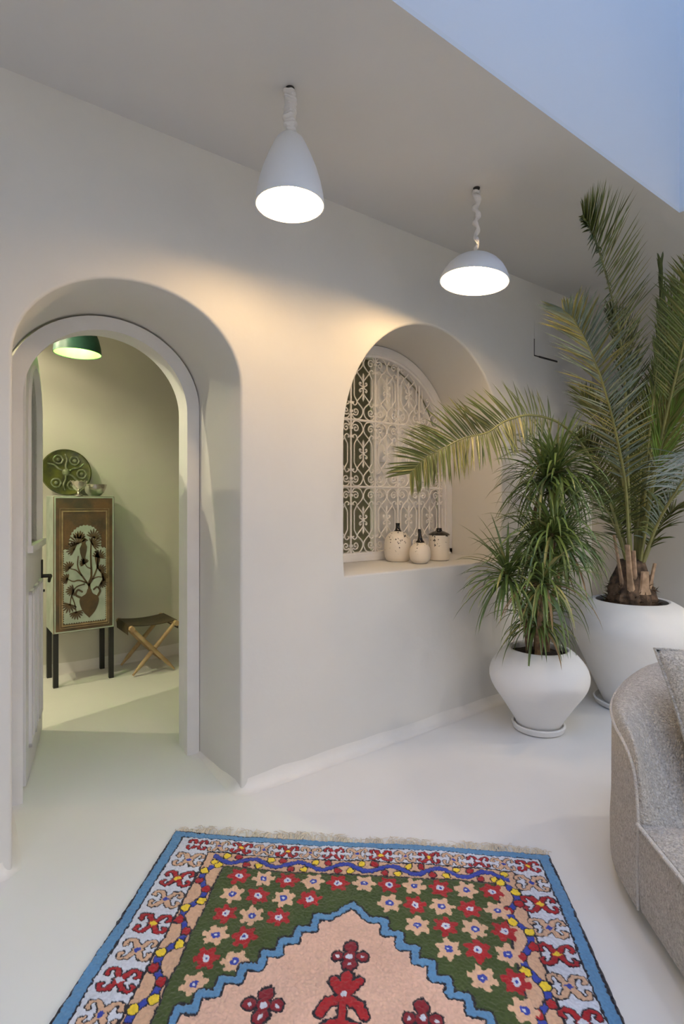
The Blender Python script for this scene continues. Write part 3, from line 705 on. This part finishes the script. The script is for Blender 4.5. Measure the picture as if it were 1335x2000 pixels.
def rect_frame(mbx, x0, x1, z0, z1, wd, y0, y1):
    mbx.box((x0, y0, z0), (x1, y1, z0 + wd)); mbx.box((x0, y0, z1 - wd), (x1, y1, z1)); mbx.box((x0, y0, z0 + wd), (x0 + wd, y1, z1 - wd)); mbx.box((x1 - wd, y0, z0 + wd), (x1, y1, z1 - wd))
rect_frame(mb, -CW + .004, CW - .004, dz0 + .004, dz1 - .004, .009, yf - .003, yf); mb.build('door_edging', M['turq'], dp)
mb = MB(); rect_frame(mb, -.156, .158, .44, 1.285, .010, yf - .004, yf); rect_frame(mb, -.168, .17, .425, 1.30, .004, yf - .003, yf); mb.build('inner_moulding', M['rust_line'], dp)
# pale arched field with a toothed edge
def teeth(P, amp, st):
    out = []; 
    for a, b in zip(P, P[1:] + P[:1]):
        L = math.hypot(b[0]-a[0], b[1]-a[1]); n = max(1, int(L / st)); tx, tz = (b[0]-a[0])/L, (b[1]-a[1])/L
        for k in range(n):
            u = k / n; out.append((a[0] + (b[0]-a[0])*u, a[1] + (b[1]-a[1])*u)); u += .5 / n
            out.append((a[0] + (b[0]-a[0])*u + tz*amp, a[1] + (b[1]-a[1])*u - tx*amp))
    return out
fc = .004
field = [(-.138, .462), (.142, .462), (.142, 1.0), (.108, 1.0)] + [(fc + .104 * math.cos(a), 1.06 + .112 * math.sin(a)) for a in [PI * k / 14 for k in range(15)]] + [(-.10, 1.0), (-.138, 1.0)]
mb = MB(); mb.prism(teeth(field, .008, .016), yf - .002, yf); mb.build('painted_field', M['turq'], dp, smooth=False)
mt = MB(); y0, y1 = yf - .0045, yf - .0005
def flat(P, wd):
    """a painted stroke of changing width"""
    n = len(P); L = []; Rr = []
    for i in range(n):
        a = P[max(i-1, 0)]; b = P[min(i+1, n-1)]; tx, tz = b[0]-a[0], b[1]-a[1]; l = math.hypot(tx, tz) or 1
        w_ = wd[i] if isinstance(wd, list) else wd
        L.append((P[i][0] - tz/l*w_/2, P[i][1] + tx/l*w_/2)); Rr.append((P[i][0] + tz/l*w_/2, P[i][1] - tx/l*w_/2))
    mt.prism(L + Rr[::-1], y0, y1)
def stroke(P, w0, w1, n=14):
    q = smooth2(P, n); flat(q, [w0 + (w1 - w0) * k / (n - 1) for k in range(n)])
vase = smooth2([(.03, .485), (.072, .535), (.096, .60), (.090, .64), (.055, .665), (.042, .70)], 20) + smooth2([(.018, .70), (.005, .665), (-.030, .64), (-.036, .60), (-.012, .535), (.03, .485)], 20)
mt.prism(vase, y0, y1)
stroke([(.088, .640), (.105, .68), (.085, .71), (.058, .69)], .016, .012); stroke([(-.028, .640), (-.062, .665), (-.048, .70), (-.015, .68)], .016, .012)
stroke([(.03, .70), (.03, .75), (.045, .80), (.040, .93), (.042, 1.02), (.046, 1.08)], .017, .008)
stroke([(.03, .72), (.0, .77), (-.03, .82), (-.05, .88), (-.045, .95)], .013, .007); stroke([(.03, .73), (.065, .80), (.085, .86), (.09, .93)], .012, .007)
stroke([(.015, .745), (-.04, .77), (-.08, .765), (-.115, .785)], .011, .006); stroke([(-.02, .80), (-.06, .845), (-.10, .86)], .010, .006)
stroke([(.0, .74), (-.06, .72), (-.09, .66), (-.10, .60)], .010, .006); stroke([(.05, .77), (.09, .785), (.12, .78)], .010, .006)
stroke([(.042, .85), (.015, .865), (.0, .89)], .008, .005); stroke([(-.09, .66), (-.07, .60), (-.06, .54)], .009, .006)
def spray(cx_, cz_, a0, r, n=9):
    r *= 1.15
    for k in range(n):
        a = a0 + (k - (n - 1) / 2) * .36; rr_ = r * (1 - .06 * abs(k - (n-1)/2))
        flat([(cx_ + rr_*u*math.cos(a), cz_ + rr_*u*math.sin(a)) for u in (0, .3, .6, .85, 1)], [.004, .0075, .011, .009, .002])
for s_ in ((-.115, .785, 2.9, .045), (-.10, .865, 2.4, .05), (-.10, .60, 4.3, .06), (-.06, .54, 4.9, .055), (.12, .78, .2, .04), (.10, .83, .6, .05), (.095, .93, 1.3, .055), (.06, 1.08, 1.2, .065), (.05, 1.03, .5, .06), (-.045, 1.04, 2.0, .075), (-.07, 1.0, 2.7, .06), (-.0, .89, 2.2, .04), (-.075, .70, 3.3, .05), (.11, .74, -.5, .045), (-.04, 1.08, 1.4, .05)): spray(*s_)
def bird(x, z, s, f):
    body = [(0, -.075), (.010, -.03), (.016, .0), (.018, .025), (.010, .045), (.012, .058), (.026, .062), (.011, .072), (.0, .074), (-.010, .062), (-.012, .04), (-.022, .015), (-.020, -.01), (-.012, -.04), (-.008, -.075)]
    mt.prism([(x + f*a*s, z + b*s) for a, b in body], y0, y1)
bird(-.008, .985, 1.25, 1); bird(.085, .915, .95, -1)
mt.build('painted_tree', M['motif'], dp, smooth=False)

# round relief dish leaning on the wall, standing on the cabinet top
Mp = Matrix.Translation((0, 0, .182)) @ Matrix.Rotation(math.radians(-9), 4, 'X') @ Matrix.Rotation(PI/2, 4, 'X')
dish = thing('relief_dish', (-.327, 2.362, 1.396), label='round green glazed relief dish leaning behind silver bowls on cabinet', cat='dish')
mb = MB(); mb.lathe([(0, -.012), (.10, -.012), (.165, .004), (.180, .010), (.181, .016), (.172, .019), (.160, .014), (.10, .004), (0, .004)], n=64, M=Mp); mb.build('plate', M['ceramic'], dish)
mb = MB()
def rel(P, r, n=28): mb.tube([Mp @ Vector((a, b, c)) for a, b, c in [(p.x, p.y, .006 + .012*0) for p in spline([(q[0], q[1], 0) for q in P], n)]], r, 8)
for k in range(5):
    a = math.radians(-150 + k * 62 + 20); cxx, czz = .112 * math.cos(a), .112 * math.sin(a)
    rel([(cxx + .034*math.cos(b), czz + .034*math.sin(b)) for b in [k2 * PI / 3 for k2 in range(7)]], .0075)
    mb.lathe([(0, .002), (.017, .004), (.012, .012), (0, .015)], n=14, M=Mp @ Matrix.Translation((cxx, czz, 0)))
    rel([(.02*math.cos(a + .5), .02*math.sin(a + .5)), (.055*math.cos(a + .62), .055*math.sin(a + .62)), (.10*math.cos(a + .5), .10*math.sin(a + .5)), (.145*math.cos(a + .62), .145*math.sin(a + .62))], .008)
mb.lathe([(0, .003), (.03, .004), (.026, .016), (.012, .026), (0, .028)], n=20, M=Mp)
mb.build('relief', M['ceramic_hi'], dish)
bw = thing('silver_bowl', (-.150, 2.225, 1.395), label='wide plain silver bowl on top of the painted cabinet', cat='bowl')
mb = MB(); mb.lathe([(0, 0), (.038, 0), (.045, .006), (.068, .030), (.082, .062), (.088, .088), (.086, .090), (.083, .086), (.077, .062), (.063, .032), (.04, .010), (0, .008)], n=56); mb.build('bowl', M['silver'], bw)
gb = thing('footed_bowl', (-.285, 2.115, 1.395), label='small ornate silver footed bowl in front of the green dish', cat='bowl')
mb = MB(); mb.lathe([(0, .04), (.014, .036), (.034, .052), (.050, .078), (.056, .102), (.060, .108), (.056, .110), (.051, .102), (.044, .078), (.03, .056), (0, .05)], n=48, fn=lambda p, a: Vector((p.x, p.y, p.z + .004 * math.sin(12 * a) * (p.z > .1)))); mb.build('cup', M['silver'], gb)
mb = MB(); mb.lathe([(0, 0), (.032, 0), (.031, .006), (.014, .016), (.010, .028), (.016, .042), (0, .042)], n=32); mb.build('foot', M['silver'], gb)

pc = thing('framed_picture', (-.72, YB, 1.42), label='dark grey framed print on back wall, seen through door glass', cat='picture')
mb = MB(); mb.box((-.19, -.012, -.33), (.19, 0, .33)); mb.build('print', M['picture'], pc, smooth=False)
mb = MB(); rect_frame(mb, -.205, .205, -.345, .345, .018, -.02, 0); mb.build('picture_frame', M['black_leg'], pc)

st = thing('folding_stool', (.235, 2.165, 0), label='low folding stool with brown leather seat and crossed wooden legs', cat='stool')
SW, SD, SH = .172, .165, .378
for y in (-SD, SD):
    for s_ in (-1, 1):
        mb = MB(); P = [(-s_ * SW * .98, y + s_*.012, .0)]
        a = Vector((-s_ * SW * .92, y + s_ * .012, .012)); b = Vector((s_ * SW, y + s_ * .012, SH))
        pts = [a.lerp(b, k / 20) for k in range(21)]
        rr = [.008, .009, .012, .015, .017, .015, .016, .0165, .017, .017, .018, .0175, .017, .016, .016, .016, .0155, .015, .015, .015, .015]
        mb.tube(pts, rr, 10); mb.build('leg', M['wood'], st)
for s_ in (-1, 1):
    mb = MB(); mb.tube([(s_ * SW, -SD - .035, SH), (s_ * SW, -SD - .02, SH), (s_ * SW, SD + .02, SH), (s_ * SW, SD + .035, SH)], .0205, 14); mb.build('top_rail', M['wood'], st)
mb = MB(); N = 20; rows = []
for j in range(2):
    pass
def sag(x): return SH + .022 - .014 * (1 - (x / SW) ** 2)
prof = [(-SW - .024, SH - .045), (-SW - .026, SH), (-SW - .012, SH + .022)] + [(x, sag(x)) for x in [-SW + .01 + (2*SW - .02) * k / 14 for k in range(15)]] + [(SW + .012, SH + .022), (SW + .026, SH), (SW + .024, SH - .045)]
prof2 = [(x * .985, z - .006) for x, z in prof]
A = [(x, -SD + .005, z) for x, z in prof]; B = [(x, SD - .005, z) for x, z in prof]; C_ = [(x, -SD + .005, z) for x, z in prof2]; D = [(x, SD - .005, z) for x, z in prof2]
mb.strip(A, B); mb.strip(C_, D); mb.strip(A, C_); mb.strip(B, D); mb.build('seat', M['leather'], st)

# ------------------------------------------------------------------ sofa and cushion
sox, soy = room(1.4, 1.0)
sofa = thing('sofa', (sox, soy, 0), ROT, label='grey boucle curved low sofa beside the patterned rug', cat='sofa')
YM = .90
half_o = [(.938, 1.715, .335), (.938, 1.735, .50), (.944, 1.80, .565), (.965, 1.92, .592), (1.03, 2.07, .612), (1.15, 2.205, .645), (1.33, 2.32, .675), (1.58, 2.36, .69), (1.78, 2.26, .69), (1.88, 2.05, .69), (1.905, 1.75, .69), (1.91, 1.3, .69), (1.91, .9, .69)]
half_i = [(.945, 1.705), (.952, 1.70), (.975, 1.695), (1.01, 1.695), (1.07, 1.70), (1.15, 1.705), (1.25, 1.705), (1.36, 1.69), (1.46, 1.63), (1.52, 1.53), (1.545, 1.42), (1.55, 1.2), (1.55, .9)]
NS = 61
O = spline(half_o, NS); I = spline([(a, b, 0) for a, b in half_i], NS)
def mir(p): return Vector((p.x, 2*YM - p.y, p.z))
O = O + [mir(p) for p in O[-2::-1]]; I = I + [mir(p) for p in I[-2::-1]]
sec = []
for o_, i_ in zip(O, I):
    h = o_.z; d = Vector((i_.x - o_.x, i_.y - o_.y, 0)); Lq = d.length
    base = Vector((o_.x, o_.y, 0)); row = []
    for z in (.062, .09, .18, .28): row.append(base - d.normalized() * (.012 * math.sin(min(1, z/.3) * PI)) + Vector((0, 0, min(z, h - .03))))
    for q, dz in ((0, -.028), (.03, -.008), (.09, .006), (.18, .012), (.28, .008), (.38, -.012)):
        row.append(base + d * q + Vector((0, 0, h + dz)))
    for q in (.48, .58, .68, .78, .88, .96, 1.0):
        u = (q - .38) / .62; s_ = u * u * (3 - 2*u) * .5 + u * .5
        row.append(base + d * q + Vector((0, 0, (h - .012) * (1 - s_) + .315 * s_)))
    row.append(base + d * 1.0 + Vector((0, 0, .10)))
    sec.append(row)
soff = Vector((-1.4, -1.0, 0))
mb = MB(); nr = len(sec[0])
mb.add([p + soff for r in sec for p in r], [(i*nr+k, i*nr+k+1, (i+1)*nr+k+1, (i+1)*nr+k) for i in range(len(sec)-1) for k in range(nr-1)] + [tuple(range(nr)), tuple(reversed(range((len(sec)-1)*nr, len(sec)*nr)))])
mb.build('backrest', M['boucle'], sofa)
mb = MB(); mb.tube([r[4] + soff + (r[4] - r[8]).normalized() * .002 for r in sec], .0062, 8); mb.build('piping', M['piping'], sofa)
# seat block with rounded top edge
fy0, fy1 = 2*YM - 1.712, 1.712
front = [(.935 - .035 * math.sin(PI * k / 20), fy1 + (fy0 - fy1) * k / 20) for k in range(21)]
inner = [(p.x, p.y) for p in I]
mb = MB()
outline = front[::-1] + [(x + .03, y) for x, y in inner][1:-1]
cx_, cy_ = 1.25, YM
def shr(f_, z): return [Vector((cx_ + (x - cx_) * (1 - f_ / .32), cy_ + (y - cy_) * (1 - f_ / .8), z)) for x, y in outline]
rings = [shr(.006, .062), shr(0, .09), shr(-.004, .18), shr(-.002, .29), shr(.0, .322), shr(.006, .334), shr(.03, .345), shr(.08, .354), shr(.16, .358), shr(.28, .360)]
no = len(outline)
mb.add([p + soff for r in rings for p in r], [(i*no+k, i*no+(k+1)%no, (i+1)*no+(k+1)%no, (i+1)*no+k) for i in range(len(rings)-1) for k in range(no)] + [tuple(range((len(rings)-1)*no, len(rings)*no)), tuple(reversed(range(no)))])
mb.build('seat', M['boucle'], sofa)
mb = MB(); mb.tube([p + soff + Vector((-.004, 0, .004)) for p in shr(.0, .328)[:21]], .0065, 8)
mb.tube([Vector((.931, 1.708, .066)) + soff, Vector((.929, 1.710, .18)) + soff, Vector((.931, 1.708, .325)) + soff], .004, 6)
mb.build('piping', M['piping'], sofa)
mb = MB(); 
base = [(1.02, 2*YM - 1.75), (1.02, 1.75), (1.15, 2.02), (1.4, 2.18), (1.65, 2.15), (1.78, 1.95), (1.78, 2*YM - 1.95), (1.65, 2*YM - 2.15), (1.4, 2*YM - 2.18), (1.15, 2*YM - 2.02)]
mb.prism([(x - 1.4, y - 1.0) for x, y in base], 0, .075, plane='xy'); mb.build('plinth', M['black_leg'], sofa, smooth=False)

cxr, cyr = room(1.375, 1.815)
mb = MB(); N = 28; vs = []
def pil(u, v, s_):
    e = (1 - abs(u) ** 2.6) * (1 - abs(v) ** 2.6); k = 1 - .055 * (1 - abs(u) ** 2) * (abs(v) ** 3) ; k2 = 1 - .055 * (1 - abs(v) ** 2) * (abs(u) ** 3)
    return Vector((.255 * u * k2, s_ * .10 * max(0, e) ** .5, .255 * v * k))
for s_ in (-1, 1):
    vs = [pil(-1 + 2*i/N, -1 + 2*j/N, s_) for j in range(N+1) for i in range(N+1)]
    mb.add(vs, [(j*(N+1)+i, j*(N+1)+i+1, (j+1)*(N+1)+i+1, (j+1)*(N+1)+i) for j in range(N) for i in range(N)])
cu = mb.build('throw_pillow', M['boucle2'], smooth='full')
tag(cu, 'square grey boucle throw pillow leaning in the sofa corner', 'pillow')
cu.location = (cxr, cyr, .605); cu.rotation_euler = (Matrix.Rotation(ROT, 3, 'Z') @ Matrix.Rotation(math.radians(-31), 3, 'X')).to_euler()
mb = MB(); B_ = [(-1 + k/10, -1) for k in range(21)] + [(1, -1 + k/10) for k in range(1, 21)] + [(1 - k/10, 1) for k in range(1, 21)] + [(-1, 1 - k/10) for k in range(1, 21)]
mb.tube([pil(a, b, 1) for a, b in B_], .0055, 6); mb.build('seam', M['boucle2'], cu)

# ------------------------------------------------------------------ rug with its woven pattern
RW, RL = 1.478, 2.25
def hx(c): return np.array([((int(c[i:i+2], 16) / 255 + .055) / 1.055) ** 2.4 for i in (1, 3, 5)])
BLUE, DARK, WHITE, TAN, GREEN, PEACH, RED, YEL, NAVY, WINE = map(hx, ('#5787b0', '#1d1a24', '#ccd0da', '#cda688', '#3a4a1e', '#dab29c', '#a01620', '#e8c832', '#2c3f9e', '#7d1424'))
xs = np.linspace(-RW/2, RW/2, 592)
ys = np.concatenate([np.arange(0, .86, .0025), np.arange(.86, RL + .001, .006)])
U, V0 = np.meshgrid(xs, ys)
rng = np.random.default_rng(3)
def smooth_noise(shape, cell):
    gy, gx = shape[0] // cell + 3, shape[1] // cell + 3; g = rng.normal(size=(gy, gx))
    yy = np.arange(shape[0]) / cell; xx = np.arange(shape[1]) / cell; iy = yy.astype(int); ix = xx.astype(int); fy = (yy - iy)[:, None]; fx = (xx - ix)[None, :]
    a = g[iy][:, ix]; b = g[iy][:, ix + 1]; c = g[iy + 1][:, ix]; d = g[iy + 1][:, ix + 1]
    return a*(1-fx)*(1-fy) + b*fx*(1-fy) + c*(1-fx)*fy + d*fx*fy
jx = smooth_noise(U.shape, 3) * .0017 + smooth_noise(U.shape, 40) * .003; jy = smooth_noise(U.shape, 3) * .0017 + smooth_noise(U.shape, 40) * .003
u = U + jx; V1 = V0 + jy
v = np.where(V1 > RL/2, RL - V1, V1)          # the two halves mirror each other
COLR = np.zeros(U.shape + (3,)); COLR[:] = DARK
def paint(mask, c): COLR[mask] = c
hw = RW / 2
ed = np.minimum(hw - np.abs(u), v * 1.25)
paint(ed > .012, BLUE); paint(ed > .046, DARK)
sx = np.minimum(hw - np.abs(u) - .052, (v - .040))      # inside the blue band
paint(sx > 0, WHITE)
TU, TV = .565, .121                                       # tan band outer edge
tin = np.minimum(TU - np.abs(u - .012), v - TV)
paint(tin > -.007, DARK); paint(tin > 0, TAN)
GU, GV = .486, .193
gin = np.minimum(GU - np.abs(u - .014), v - GV)
paint(gin > -.012, TAN * .9); paint(gin > -.006, DARK); paint(gin > 0, GREEN)
def seg_d(px, py, pts):
    d = np.full(px.shape, 9.)
    for (ax, ay), (bx, by) in zip(pts, pts[1:]):
        wx, wy = bx - ax, by - ay; L2 = wx*wx + wy*wy
        t = np.clip(((px - ax)*wx + (py - ay)*wy) / L2, 0, 1); d = np.minimum(d, np.hypot(px - ax - t*wx, py - ay - t*wy))
    return d
def local(cu_, cv_, r):
    iy = np.where((v > cv_ - r) & (v < cv_ + r)); 
    return (np.abs(u - cu_) < r) & (np.abs(v - cv_) < r)
def motif(cu_, cv_, w_, h_, kind, k):
    m = local(cu_, cv_, max(w_, h_) * .75)
    px = (u[m] - cu_) / (w_ / 2); py = (v[m] - cv_) / (h_ / 2); ax, ay = np.abs(px), np.abs(py)
    d = np.minimum(seg_d(ax, ay, [(.05, .05), (.26, .42), (.42, .74)]) - .05, seg_d(ax, ay, [(.42, .74), (.70, .86), (.93, .74), (1.0, .44), (.88, .34)])); d = np.minimum(d, (ax + ay) * .7 - .16)
    c = COLR[m]; main = RED if kind == 0 else TAN
    c[d < .20] = DARK; c[d < .115] = main
    if kind == 0:
        q = (ax + ay) < .30; c[q] = YEL if k % 3 else WHITE
    else:
        q = (ax + ay) < .26; c[q] = NAVY if k % 2 else BLUE
    COLR[m] = c
for k in range(15): motif(-.616 + .0896*k, .080, .074, .064, k % 2, k)
for k in range(1, 11):
    for s_ in (-1, 1): motif(s_ * .622 + .006, .068 + .1025*k, .098, .080, k % 2, k)
def blob(cu_, cv_, r, c, edge=True):
    m = local(cu_, cv_, r * 1.5); d = np.hypot(u[m] - cu_, v[m] - cv_); q = COLR[m]
    if edge: q[d < r * 1.28] = DARK
    q[d < r] = c; COLR[m] = q
# vine with paired berries in the tan band
cv_top = (TV + GV - .008) / 2; cu_s = (TU + GU + .008) / 2
inb = (tin > .004) & (gin < -.012)
top = inb & (np.abs(u - .013) < cu_s + .012) & (v < GV)
sd = inb & ~((v < GV))
wt = cv_top + .017 * np.sin((u - .013) * 2*PI / .170)
paint(top & (np.abs(v - wt) < .0125), DARK); paint(top & (np.abs(v - wt) < .0095), NAVY)
us = cu_s + .020 * np.sin((v - .20) * 2*PI / .180)
paint(sd & (np.abs(np.abs(u - .013) - us) < .0135), DARK); paint(sd & (np.abs(np.abs(u - .013) - us) < .010), NAVY)
for k in range(-6, 7):
    uu = .013 + .085 * k; c = RED if k % 2 else YEL; s_ = 1 if k % 2 == 0 else -1
    blob(uu - .019, cv_top - .019 * s_ * -1, .0125, c); blob(uu + .019, cv_top + .019 * s_ * -1, .0125, c)
for k in range(0, 11):
    vv = .205 + .090 * k; c = YEL if k % 2 == 0 else RED; s_ = 1 if k % 2 else -1
    if vv > RL/2: break
    for sg in (-1, 1): blob(.013 + sg * (cu_s - .021 * s_), vv + .019, .0145, c); blob(.013 + sg * (cu_s + .021 * s_), vv - .019, .0145, c)
# stepped medallion
AP = (.010, .335)
steps = [AP, (AP[0] + .064, .398)]
x_, y_ = AP[0] + .064, .398
path = [AP, (x_ - .004, y_)]
for k in range(8):
    x_ += .0455; path.append((x_, y_)); y_ += .0495; path.append((x_, y_))
path.append((x_, RL/2 + .2))
au = np.abs(u - AP[0]) + AP[0]
lim = np.interp(v, [AP[1], .398], [AP[0], AP[0] + .064])
lim = np.where(v < AP[1], -9, lim)
for k in range(8): lim = np.where(v > .398 + .0495 * k, AP[0] + .064 + .0455 * (k + 1), lim)
inside_m = au < lim
dl_ = seg_d(au, v, path)
# flowers over the green field
for j in range(0, 11):
    for k in range(-5, 6):
        cu_, cv_ = .043 + .0885 * k - .0445 * 0, .236 + .0868 * j
        if cv_ > RL/2: continue
        a_ = abs(cu_ - AP[0]); l_ = -9
        l_ = .064 + .0455 * max(0, (cv_ - .398) / .0495 + 1) if cv_ > .31 else -9
        if a_ < l_ + .036: continue
        m = local(cu_, cv_, .048); px = u[m] - cu_; py = v[m] - cv_; r = np.hypot(px, py); th = np.arctan2(py, px) + (j * 1.3 + k)
        rad = .0405 * (.83 + .17 * np.tanh(2.5 * np.cos(6 * th) + .7) + .05 * np.cos(12 * th)); q = COLR[m]; kind = (j + k + 1) % 2
        q[r < rad] = RED if kind == 0 else TAN * 1.12
        q[r < .0125] = (WHITE if kind == 0 else NAVY); q[r < .0045] = (NAVY if kind == 0 else WHITE); COLR[m] = q
fld = gin > 0
paint(fld & inside_m, PEACH)
paint(fld & (dl_ < .0165), DARK); paint(fld & (dl_ < .0105), BLUE)
# small red sprigs in the medallion
def sprig(cu_, cv_, s_, tall=False):
    m = local(cu_, cv_, .16 * s_); px = (u[m] - cu_) / s_; py = (v[m] - cv_) / s_; q = COLR[m]; ax = np.abs(px)
    d = np.minimum.reduce([np.hypot(px, (py + .034)) - .019, np.hypot(px, (py - .030)) - .020, np.hypot(ax - .036, py) - .016, np.hypot(px, py) - .018])
    if tall:
        d = np.minimum.reduce([seg_d(ax, py, [(0, -.07), (.0, .10)]) - .010, seg_d(ax, py, [(0, -.075), (.0, -.04)]) - .016, seg_d(ax, py, [(.012, -.03), (.034, -.062)]) - .012, seg_d(ax, py, [(.0, -.012), (.042, .004), (.058, .034)]) - .0125, seg_d(ax, py, [(.0, .055), (.04, .07), (.055, .10)]) - .0125])
    q[d < .006] = DARK; q[d < 0] = WINE if not tall else RED
    q[np.hypot(px, py + (.022 if tall else 0)) < .009] = WHITE
    if not tall:
        for a, b in ((0, .03), (.036, .002)): q[np.hypot(ax - a, py - b) < .006] = WHITE * .9
    COLR[m] = q
sprig(.022, .545, 1.0); sprig(.018, .690, 1.0, True); sprig(-.195, .712, 1.0); sprig(.222, .722, 1.0)
for cu_, cv_, tl in ((.018, .86, False), (-.16, .90, True), (.19, .90, True), (-.30, .88, False), (.33, .88, False), (.018, 1.03, True)): sprig(cu_, cv_, 1.0, tl)
COLR *= (1 + .06 * smooth_noise(U.shape, 2) + .04 * smooth_noise(U.shape, 30))[..., None]
COLR = np.clip(COLR, 0.004, 1)
Z = .013 + .0012 * smooth_noise(U.shape, 2) + .0016 * smooth_noise(U.shape, 24)
lum_dark = (np.abs(COLR - DARK).sum(-1) < .05); Z = Z - .0016 * lum_dark
edge_fall = np.minimum(1, np.minimum(hw - np.abs(U), np.minimum(V0, RL - V0)) / .008 + .15); Z = Z * edge_fall
Xr = U + smooth_noise(U.shape, 5) * .0012 + .006 * np.sin(V0 * 3.1) * (np.abs(U) / hw); Yr = -V0 + smooth_noise(U.shape, 5) * .0012 + .006 * np.sin(U * 6)
ny_, nx_ = U.shape
me = bpy.data.meshes.new('rug_pile')
co = np.stack([Xr, Yr, Z], -1).reshape(-1, 3)
idx = np.arange(ny_ * nx_).reshape(ny_, nx_)
q = np.stack([idx[:-1, :-1], idx[1:, :-1], idx[1:, 1:], idx[:-1, 1:]], -1).reshape(-1, 4)
me.vertices.add(len(co)); me.vertices.foreach_set('co', co.ravel())
me.loops.add(q.size); me.loops.foreach_set('vertex_index', q.ravel().astype(np.int32))
me.polygons.add(len(q)); me.polygons.foreach_set('loop_start', np.arange(0, q.size, 4, dtype=np.int32)); me.update(calc_edges=True)
ca = me.color_attributes.new('weave', 'FLOAT_COLOR', 'POINT')
ca.data.foreach_set('color', np.concatenate([COLR.reshape(-1, 3), np.ones((len(co), 1))], 1).astype(np.float32).ravel())
rm = mat('wool_pile', (.5, .5, .5), .95, sheen=.2); t_ = rm.node_tree; at_ = t_.nodes.new('ShaderNodeVertexColor'); at_.layer_name = 'weave'
t_.links.new(at_.outputs['Color'], t_.nodes['Principled BSDF'].inputs['Base Color']); me.materials.append(rm)
TLx, TLy, TRx, TRy = -.6823, 2.2083, .7891, 2.0679
rx, ry = room((TLx + TRx) / 2, (TLy + TRy) / 2)
rug = thing('patterned_rug', (rx, ry, .0005), ROT + math.atan2(TRy - TLy, TRx - TLx), label='wool rug with blue edge, flowered green field and stepped peach medallion', cat='rug')
o = bpy.data.objects.new('rug_pile', me); COL.objects.link(o); o.parent = rug
M['fringe'] = mat('cream_fringe', (.68, .60, .47), .9)
for yy, sg in ((0.0, 1), (-RL, -1)):
    mb = MB()
    for k in range(420):
        x = random.uniform(-hw + .005, hw - .005); L = random.uniform(.022, .05) * (1.25 if abs(math.sin(x * 9)) > .5 else .8); a = random.gauss(0, .45)
        p = [(x, yy - sg * .004, .007), (x + L*.4*math.sin(a), yy + sg * L*.4, .008 + random.uniform(0, .006)), (x + L*.75*math.sin(a*1.6), yy + sg * L*.75, .005 + random.uniform(0, .007)), (x + L*math.sin(a*2), yy + sg * L*.95, .0025)]
        mb.tube(p, [.0016, .0013, .001, .0006], 4)
    f_ = mb.build('fringe', M['fringe'], rug, normals=False); f_['kind'] = 'stuff'
